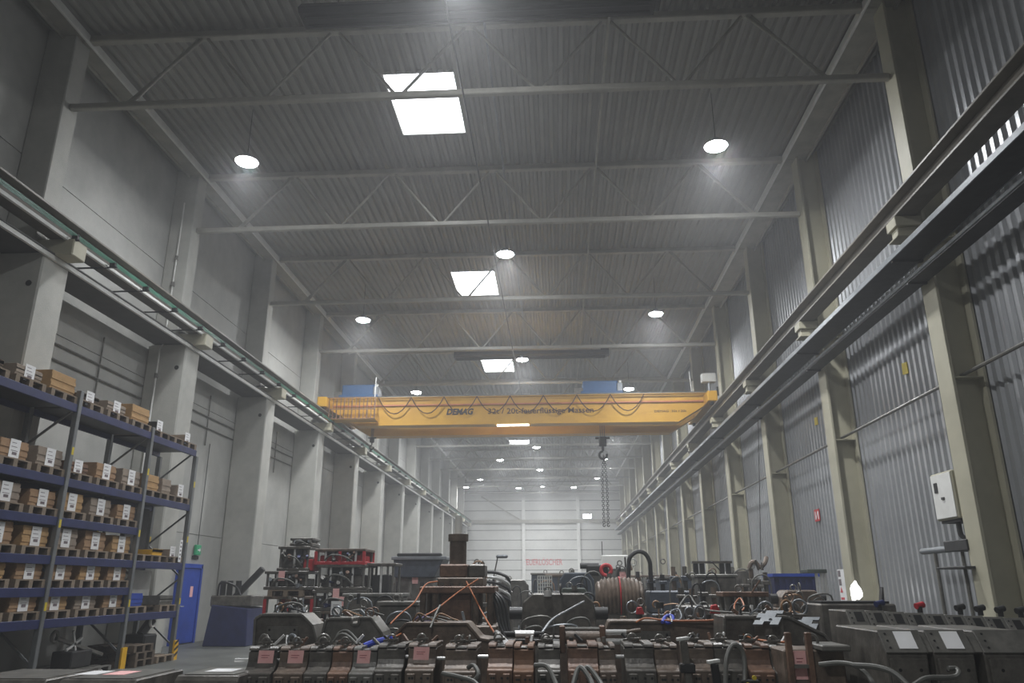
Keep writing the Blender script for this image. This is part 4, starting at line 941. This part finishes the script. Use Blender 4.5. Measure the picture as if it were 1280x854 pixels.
r = empty('upright_frame', ((x0+x1)/2, 17.8, z0), 0, 'black upright frame with two thick posts on the right machines', 'frame'); h = (x1-x0)/2
for sx in (-1, 1):
    for d in (0, .14): MB().box(sx*(h-d)-.05, sx*(h-d)+.05, -.06, .06, 0, z1-z0-.02).build('post', 'dark_metal', r, bev=.01)
MB().box(-h-.08, h+.08, -.08, .08, z1-z0-.02, z1-z0+.03).build('top_bar', 'steel_dark', r)
tie(r, 'cable', [(-.02, -.07, z1-z0), (0, -.1, .25), (.12, -.1, .12), (.2, -.1, .02)], .014, 'black_hose')
machine(930, 965, 710, 17.8, .9, 'steel_dark', 'dark machine with a twisted top left of the blue container', 2, seed=17, grp='machines in the fifth row')
hose('hose', [(936, 711, 18.1), (939, 704, 18.1), (944, 703, 18.1), (950, 709, 18.1), (956, 704, 18.1), (958, 697, 18.2)], .05, 'rust_dark', 'thick twisted dark pipe left of the blue container', 'pipe')
x0, z0 = at(967, 716, 18.5); x1, _ = at(1022, 716, 18.5)
r = empty('blue_container', ((x0+x1)/2, 18.5, -.04), 0, 'bright blue steel container on the right before the corrugated wall', 'container'); h = (x1-x0)/2
MB().box(-h, h, 0, .9, .05, z0).build('body', 'rack_blue', r, bev=.02)
q = MB(); 
for k in range(6): u = -h+.1+(2*h-.25)*k/5; q.box(u, u+.06, -.02, 0, .1, z0-.1)
q.build('side_ribs', 'rack_blue', r)
MB().box(-h-.03, h+.03, -.03, .93, z0-.05, z0+.02).build('rim', 'bright_blue', r)
x0, z0 = at(1003, 712, 18.0); x1, _ = at(1027, 712, 18.0)
r = empty('guide_column_tool', ((x0+x1)/2, 17.9, 0), 0, 'dark green tool with two chrome columns before the blue container', 'machine'); h = (x1-x0)/2
MB().box(-h, h, -.25, .25, z0-.08, z0).build('top_plate', 'steel_green', r, bev=.01)
for u in (0, .5, .9): MB().cyl((u*h, -.15, .8), (u*h, -.15, z0-.08), .035, 10).build('column', 'chrome', r, smooth=True)
MB().box(-h, h, -.25, .25, .02, .85).build('base', 'steel_green', r, bev=.02)
# fill between: dies right of the aisle, rows behind
k = 0
lab = ['dark die in the far row', 'brown die in the far row', 'greenish die in the far row', 'blue grey die in the far row']
for row, (Y, z0, xs) in enumerate(((21.0, 1.75, (-1.2, .2, 1.7, 3.2, 4.7)), (25.0, 1.7, (-4.9, -3.4, -.3, 1.2, 2.7, 4.2, 5.6)), (31.0, 1.7, (-6.5, -5, -3.5, .6, 2.2, 3.8, 5.4)), (39.0, 1.8, (-7.5, -6, -4.5, -3, 1.2, 2.8, 4.4, 5.8)), (50.0, 1.9, (-7.5, -5.5, 1.5, 3.5, 5.5)))):
    for j, x in enumerate(xs):
        m = ['steel_dark', 'rust_dark', 'steel_green', 'steel_blue'][k % 4]
        d_ = _f + 0*_r
        # convert a real place to the pixel bounds the builder takes
        v0 = Vector((x-.55, Y, z0))-CAM; v1 = Vector((x+.55, Y, z0+((k*37) % 5)*.07))-CAM
        p0 = 640+F0*v0.dot(_r)/v0.dot(_f); p1 = 640+F0*v1.dot(_r)/v1.dot(_f); py = 427-F0*v1.dot(_u)/v1.dot(_f)
        machine(p0, p1, py, Y, 1., m, ['dark', 'brown', 'greenish', 'blue grey'][k % 4]+' die, %s from the left in the %s row of the pile' % (ORD[j], ['sixth', 'seventh', 'eighth', 'ninth', 'tenth'][row]), k % 4, seed=20+k, grp='dies in the far rows')
        k += 1
# ---- red stacked racks on the left
def cage(px0, px1, pyt, pyb, Y, dep, red, label, n=5, clutter=True, seed=0, group='stacked red dies', floor=False):
    rnd = random.Random(seed); x0, zt = at(px0, pyt, Y); x1, zb_ = at(px1, pyb, Y)
    if floor: zb_ = .005
    xc = (x0+x1)/2; h = (x1-x0)/2; H = zt-zb_
    r = empty('die_stack_unit', (xc, Y, zb_), 0, label, 'casting die', group)
    mp = 'red_paint' if red else 'steel_dark'
    MB().box(-h, h, 0, dep, 0, .07).build('bottom_plate', mp, r, bev=.01)
    MB().box(-h, h, 0, dep, H-.06, H).build('top_plate', 'rust_dark' if red else 'steel_dark', r, bev=.01)
    for k in range(n):
        x = -h+.06+(2*h-.12)*k/(n-1)
        for y in (.06, dep-.06): MB().cyl((x, y, .07), (x, y, H-.06), .028, 10).build('guide_pillar', 'chrome' if k % 2 else 'steel_grey', r, smooth=True)
    MB().box(-h*.86, h*.86, dep*.15, dep*.85, .07, H*.6).build('core', 'steel_dark' if not red else 'red_paint', r, bev=.02)
    MB().box(-h*.62, h*.5, dep*.12, dep*.75, H*.6, H*.88).build('insert', 'dark_metal', r, bev=.02)
    if red:
        MB().box(-h, h, dep-.04, dep-.01, .07, H-.06).build('back_panel', 'red_paint', r)
        for sx in (-1, 0, 1): MB().box(sx*(h-.03)-.03, sx*(h-.03)+.03, -.02, .03, 0, H-.06).build('side_frame', 'red_paint', r)
    for k in range(8):
        x = rnd.uniform(-h*.85, h*.85); z = rnd.uniform(.12, .6)*H; MB().cyl((x, .12, z), (x+rnd.uniform(-.06, .06), -.02, z+H*rnd.uniform(0, .25)), rnd.uniform(.02, .05), 10).build('fitting', rnd.choice(['steel_grey', 'dark_metal', 'rack_blue', 'tray_metal', 'rust_mid']), r, smooth=True)
    tie(r, 'hose', [(-h*.6, .02, H*.3), (-h*.3, -.06, H*.6), (h*.2, -.05, H*.5), (h*.5, .02, H*.2)], .018, 'grey_hose')
    return r
SY = 17.0
cage(330, 388, 745.5, 800, SY, .9, True, 'red die at the bottom left of the stack by the column', seed=1, floor=True)
cage(390, 456, 764, 800, SY, .9, True, 'red die at the bottom right of the stack beside the column', seed=2, floor=True)
r = pallet(at(345, 742, SY)[0]+.22, SY+.45, at(345, 737.6, SY)[1]-.141, 'pale pallet on the left red stack carrying dark dies', 'wood', PI/2, 'pallets in the stack')
cage(331, 384, 714, 737.5, SY, .85, False, 'dark die with many fittings on the pale pallet', seed=3)
zc = at(350, 742, SY)[1]
cage(390, 456, 738, 763.5, SY, .9, False, 'low dark red die carrying the tall red caged die', seed=4)
cage(396, 456, 706, 738, SY, .9, False, 'dark die with blue parts below the red caged die', seed=5)
cage(394, 456, 686, 706, SY, .9, True, 'red caged die on top of the stack with chrome pillars', n=7, seed=6)
cage(458, 492, 704, 764, SY+.2, .8, False, 'greenish grey die right of the red stack', n=3, seed=7, floor=True)
cage(348, 386, 683, 714, SY+.05, .7, False, 'dark grey die near the top of the left stack', n=3, seed=8)
cage(363, 390, 672.5, 683, SY+.1, .6, False, 'small dark die topping the left stack', n=4, seed=9)
tag(MB().box(at(377, 705, SY)[0], at(391, 705, SY)[0], SY+.1, SY+.5, at(380, 713.8, SY)[1], at(380, 699, SY)[1]).build('red_box', 'bright_red', bev=.02), 'bright red box between the two stacks', 'box')
for a, c, m, lb in ((352, 720, 'paper_pink', 'pink tag hanging on the left stack'), (420, 742, 'paper_pink', 'pink tag on the middle of the red stack'), (428, 752, 'paper_pink', 'pink tag low on the red stack'), (421, 760, 'paper_white', 'pale tag lowest on the red stack')):
    x, z = at(a, c, SY-.05)
    o = MB().box(x-.07, x+.07, SY-.055, SY-.05, z-.1, z+.1).build('paper_tag', m); tag(o, lb, 'tag', 'tags on the stacks')
# grey machine right of the stack
x0, z0 = at(492, 699, 19.5); x1, _ = at(556, 699, 19.5); xc = (x0+x1)/2; h = (x1-x0)/2
r = empty('grey_trough', (xc, 19.5, 0), 0, 'blue grey trough shaped machine left of the press', 'machine')
z1 = at(520, 722, 19.5)[1]
MB().prism_y([(-h*.95, z1), (h*.6, z1), (h*.95, z0), (-h, z0)], 0, 1.1).build('trough', 'steel_blue', r, bev=.02)
MB().box(-h-.05, h+.05, -.05, 1.15, z0-.02, z0+.06).build('flange', 'tray_metal', r, bev=.01)
for sx in (-1, 1): MB().box(sx*h*.4-.3, sx*h*.4+.3, -.04, .2, z0+.06, z0+.14).build('clamp', 'dark_metal', r, bev=.02)
MB().box(-h*.95, h*.7, .1, 1.0, .02, z1).build('base', 'steel_grey', r, bev=.02)
pink(r, -.1, .08, z1-.15, .15, .22)
for k in range(5): MB().cyl((-h*.8+k*.3, .05, z1-.5), (-h*.8+k*.3, .05, z1-.1), .05, 10).build('fitting', 'steel_grey' if k % 2 else 'dark_metal', r, smooth=True)
# dark machine right of the press, leaning machine
machine(586, 608, 705, 15.8, .7, 'steel_dark', 'tall dark machine with chrome tubes right behind the press', 0, seed=51, grp='machines in the fifth row')
x, z = at(623, 722, 15.8)
r = empty('tube_bundle', (x, 15.9, 0), 0, 'dark machine with shiny curved tubes right of the press', 'machine')
for k in range(5): tie(r, 'tube', [(-.25, -.1-.04*k, z+.1-.09*k), (0, -.2, z+.08-.1*k), (.2, -.15, z-.02-.1*k), (.22, 0, z-.2-.08*k)], .03, 'chrome' if k % 2 else 'dark_metal')
MB().box(-.3, .25, 0, .6, .02, z-.25).build('base', 'steel_dark', r, bev=.03)
# lamp on a leaning pole
x, z = at(617, 722, 18.2); x1, z1 = at(622, 697, 18.2)
r = empty('inspection_lamp', (x, 18.2, 0), 0, 'lamp with an oval head on a leaning pole right of the press', 'lamp')
MB().cyl((0, 0, .0), (0, 0, z), .03, 8).build('stand', 'dark_metal', r)
MB().cyl((0, 0, z), (x1-x, 0, z1), .015, 8).build('pole', 'steel_dark', r)
MB().torus((x1-x+.1, 0, z1+.02), .085, .04, 'z', 16, 6, sx=1.2).build('lamp_head', 'tray_metal', r, smooth=True)
# wire basket
x0, z0 = at(672, 720, 15.8); x1, zb_ = at(690, 748, 15.8)
r = empty('wire_basket', ((x0+x1)/2, 15.8, 0), 0, 'white wire basket standing on the pile before the end wall', 'basket'); h = (x1-x0)/2
q = MB()
for k in range(7):
    u = -h+2*h*k/6
    for y in (0, .4): q.bar((u, y, zb_), (u, y, z0), .012)
    q.bar((-h, 0, zb_+(z0-zb_)*k/6), (h, 0, zb_+(z0-zb_)*k/6), .012); q.bar((-h, .4, zb_+(z0-zb_)*k/6), (h, .4, zb_+(z0-zb_)*k/6), .012)
for k in range(5): q.bar((-h, 0, zb_+(z0-zb_)*k/4), (-h, .4, zb_+(z0-zb_)*k/4), .012); q.bar((h, 0, zb_+(z0-zb_)*k/4), (h, .4, zb_+(z0-zb_)*k/4), .012)
q.build('wire_grid', 'white_paint', r)
MB().box(-h, h, 0, .4, .8, zb_).build('stand', 'steel_dark', r)
MB().box(-h, h, 0, .4, .02, .8).build('foot', 'steel_dark', r)
# white box and arm machine in the middle distance
x0, z0 = at(752, 694, 24.0); x1, zb_ = at(786, 712, 24.0)
r = empty('switch_box', ((x0+x1)/2, 24.0, 0), 0, 'pale grey box standing high behind the middle machines', 'box'); h = (x1-x0)/2
MB().box(-h, h, 0, .5, zb_, z0).build('housing', 'white_paint', r, bev=.03)
MB().box(-h*.8, h*.8, .05, .45, .02, zb_).build('stand', 'steel_grey', r)
MB().cyl((-h+.02, 0, z0), (-h+.02, 0, z0+.4), .012, 6).build('antenna', 'dark_metal', r)
x0, z0 = at(733, 712, 19.0); x1, _ = at(760, 712, 19.0)
r = empty('arm_machine', ((x0+x1)/2, 19.0, 0), 0, 'black machine arm with a red ring in front of the pale box', 'machine'); h = (x1-x0)/2
MB().box(-h, h, -.1, .2, z0-.12, z0+.1).build('arm', 'black', r, bev=.03)
MB().cyl((-h-.15, 0, z0+.08), (-h+.3, 0, z0+.08), .07, 10).build('cylinder', 'dark_metal', r, smooth=True)
MB().torus((h*.8, -.14, z0-.02), .12, .045, 'y', 16, 8).build('ring', 'bright_red', r, smooth=True)
MB().box(-h*.8, h*.6, -.05, .3, .02, z0-.12).build('column', 'steel_dark', r, bev=.03)
# scattered loops, shackles and small parts on the second row
rnd = random.Random(4)
spots = [(365, 800, 8.35, 'brass'), (330, 803, 8.3, ''), (404, 802, 8.3, ''), (862, 765, 10.2, ''), (875, 768, 10.15, ''), (835, 770, 10.1, ''), (702, 762, 11.8, ''), (745, 757, 12.2, ''), (790, 762, 12.3, ''), (820, 755, 12.3, ''), (455, 755, 13.1, ''), (350, 760, 12.4, ''), (1000, 762, 9.4, ''), (983, 760, 9.4, '')]
for k, (a, c, Y, _) in enumerate(spots):
    x, z = at(a, c, Y); R = rnd.uniform(.045, .09)
    r = empty('lifting_shackle', (x, Y, z-.06), rnd.uniform(-.6, .6), 'small steel lifting shackle on the dies, %s of fourteen from the left' % ORD[sorted(range(14), key=lambda q: spots[q][0]).index(k)], 'shackle', 'lifting shackles')
    MB().torus((0, 0, R), R, .014, 'y', 16, 6).build('bow', rnd.choice(['steel_grey', 'tray_metal', 'copper_hose']), r, smooth=True)
    MB().cyl((-R*.8, 0, .0), (R*.8, 0, .0), .018, 8).build('pin', 'steel_dark', r)
hose('hose', [(840, 778, 9.8), (838, 766, 10.1), (848, 762, 10.1), (852, 772, 10.0), (845, 778, 9.9)], .012, 'tray_metal', 'looped pale wire left of the coiled blue strap')
hose('strap', [(828, 778, 9.8), (832, 771, 10.), (840, 770, 10.), (841, 776, 9.9), (834, 779, 9.85), (830, 774, 9.9)], .02, 'blue_strap', 'coiled blue strap lying on the long brown die', 'strap')
for k, (a, c, Y, m, lb) in enumerate(((755, 765, 12.1, 'bright_red', 'small red cap behind the long brown die'), (894, 762, 10.1, 'bright_red', 'pinkish red label block on the long brown die'), (800, 764, 12.1, 'red_paint', 'small dark red cap left of the blue strap'))):
    x, z = at(a, c, Y); tag(MB().prism_y([(x-.06, z-.05), (x+.07, z-.05), (x+.03, z+.06), (x-.04, z+.05)], Y, Y+.08).build('red_block', m, bev=.01), lb, 'block', 'small red blocks')
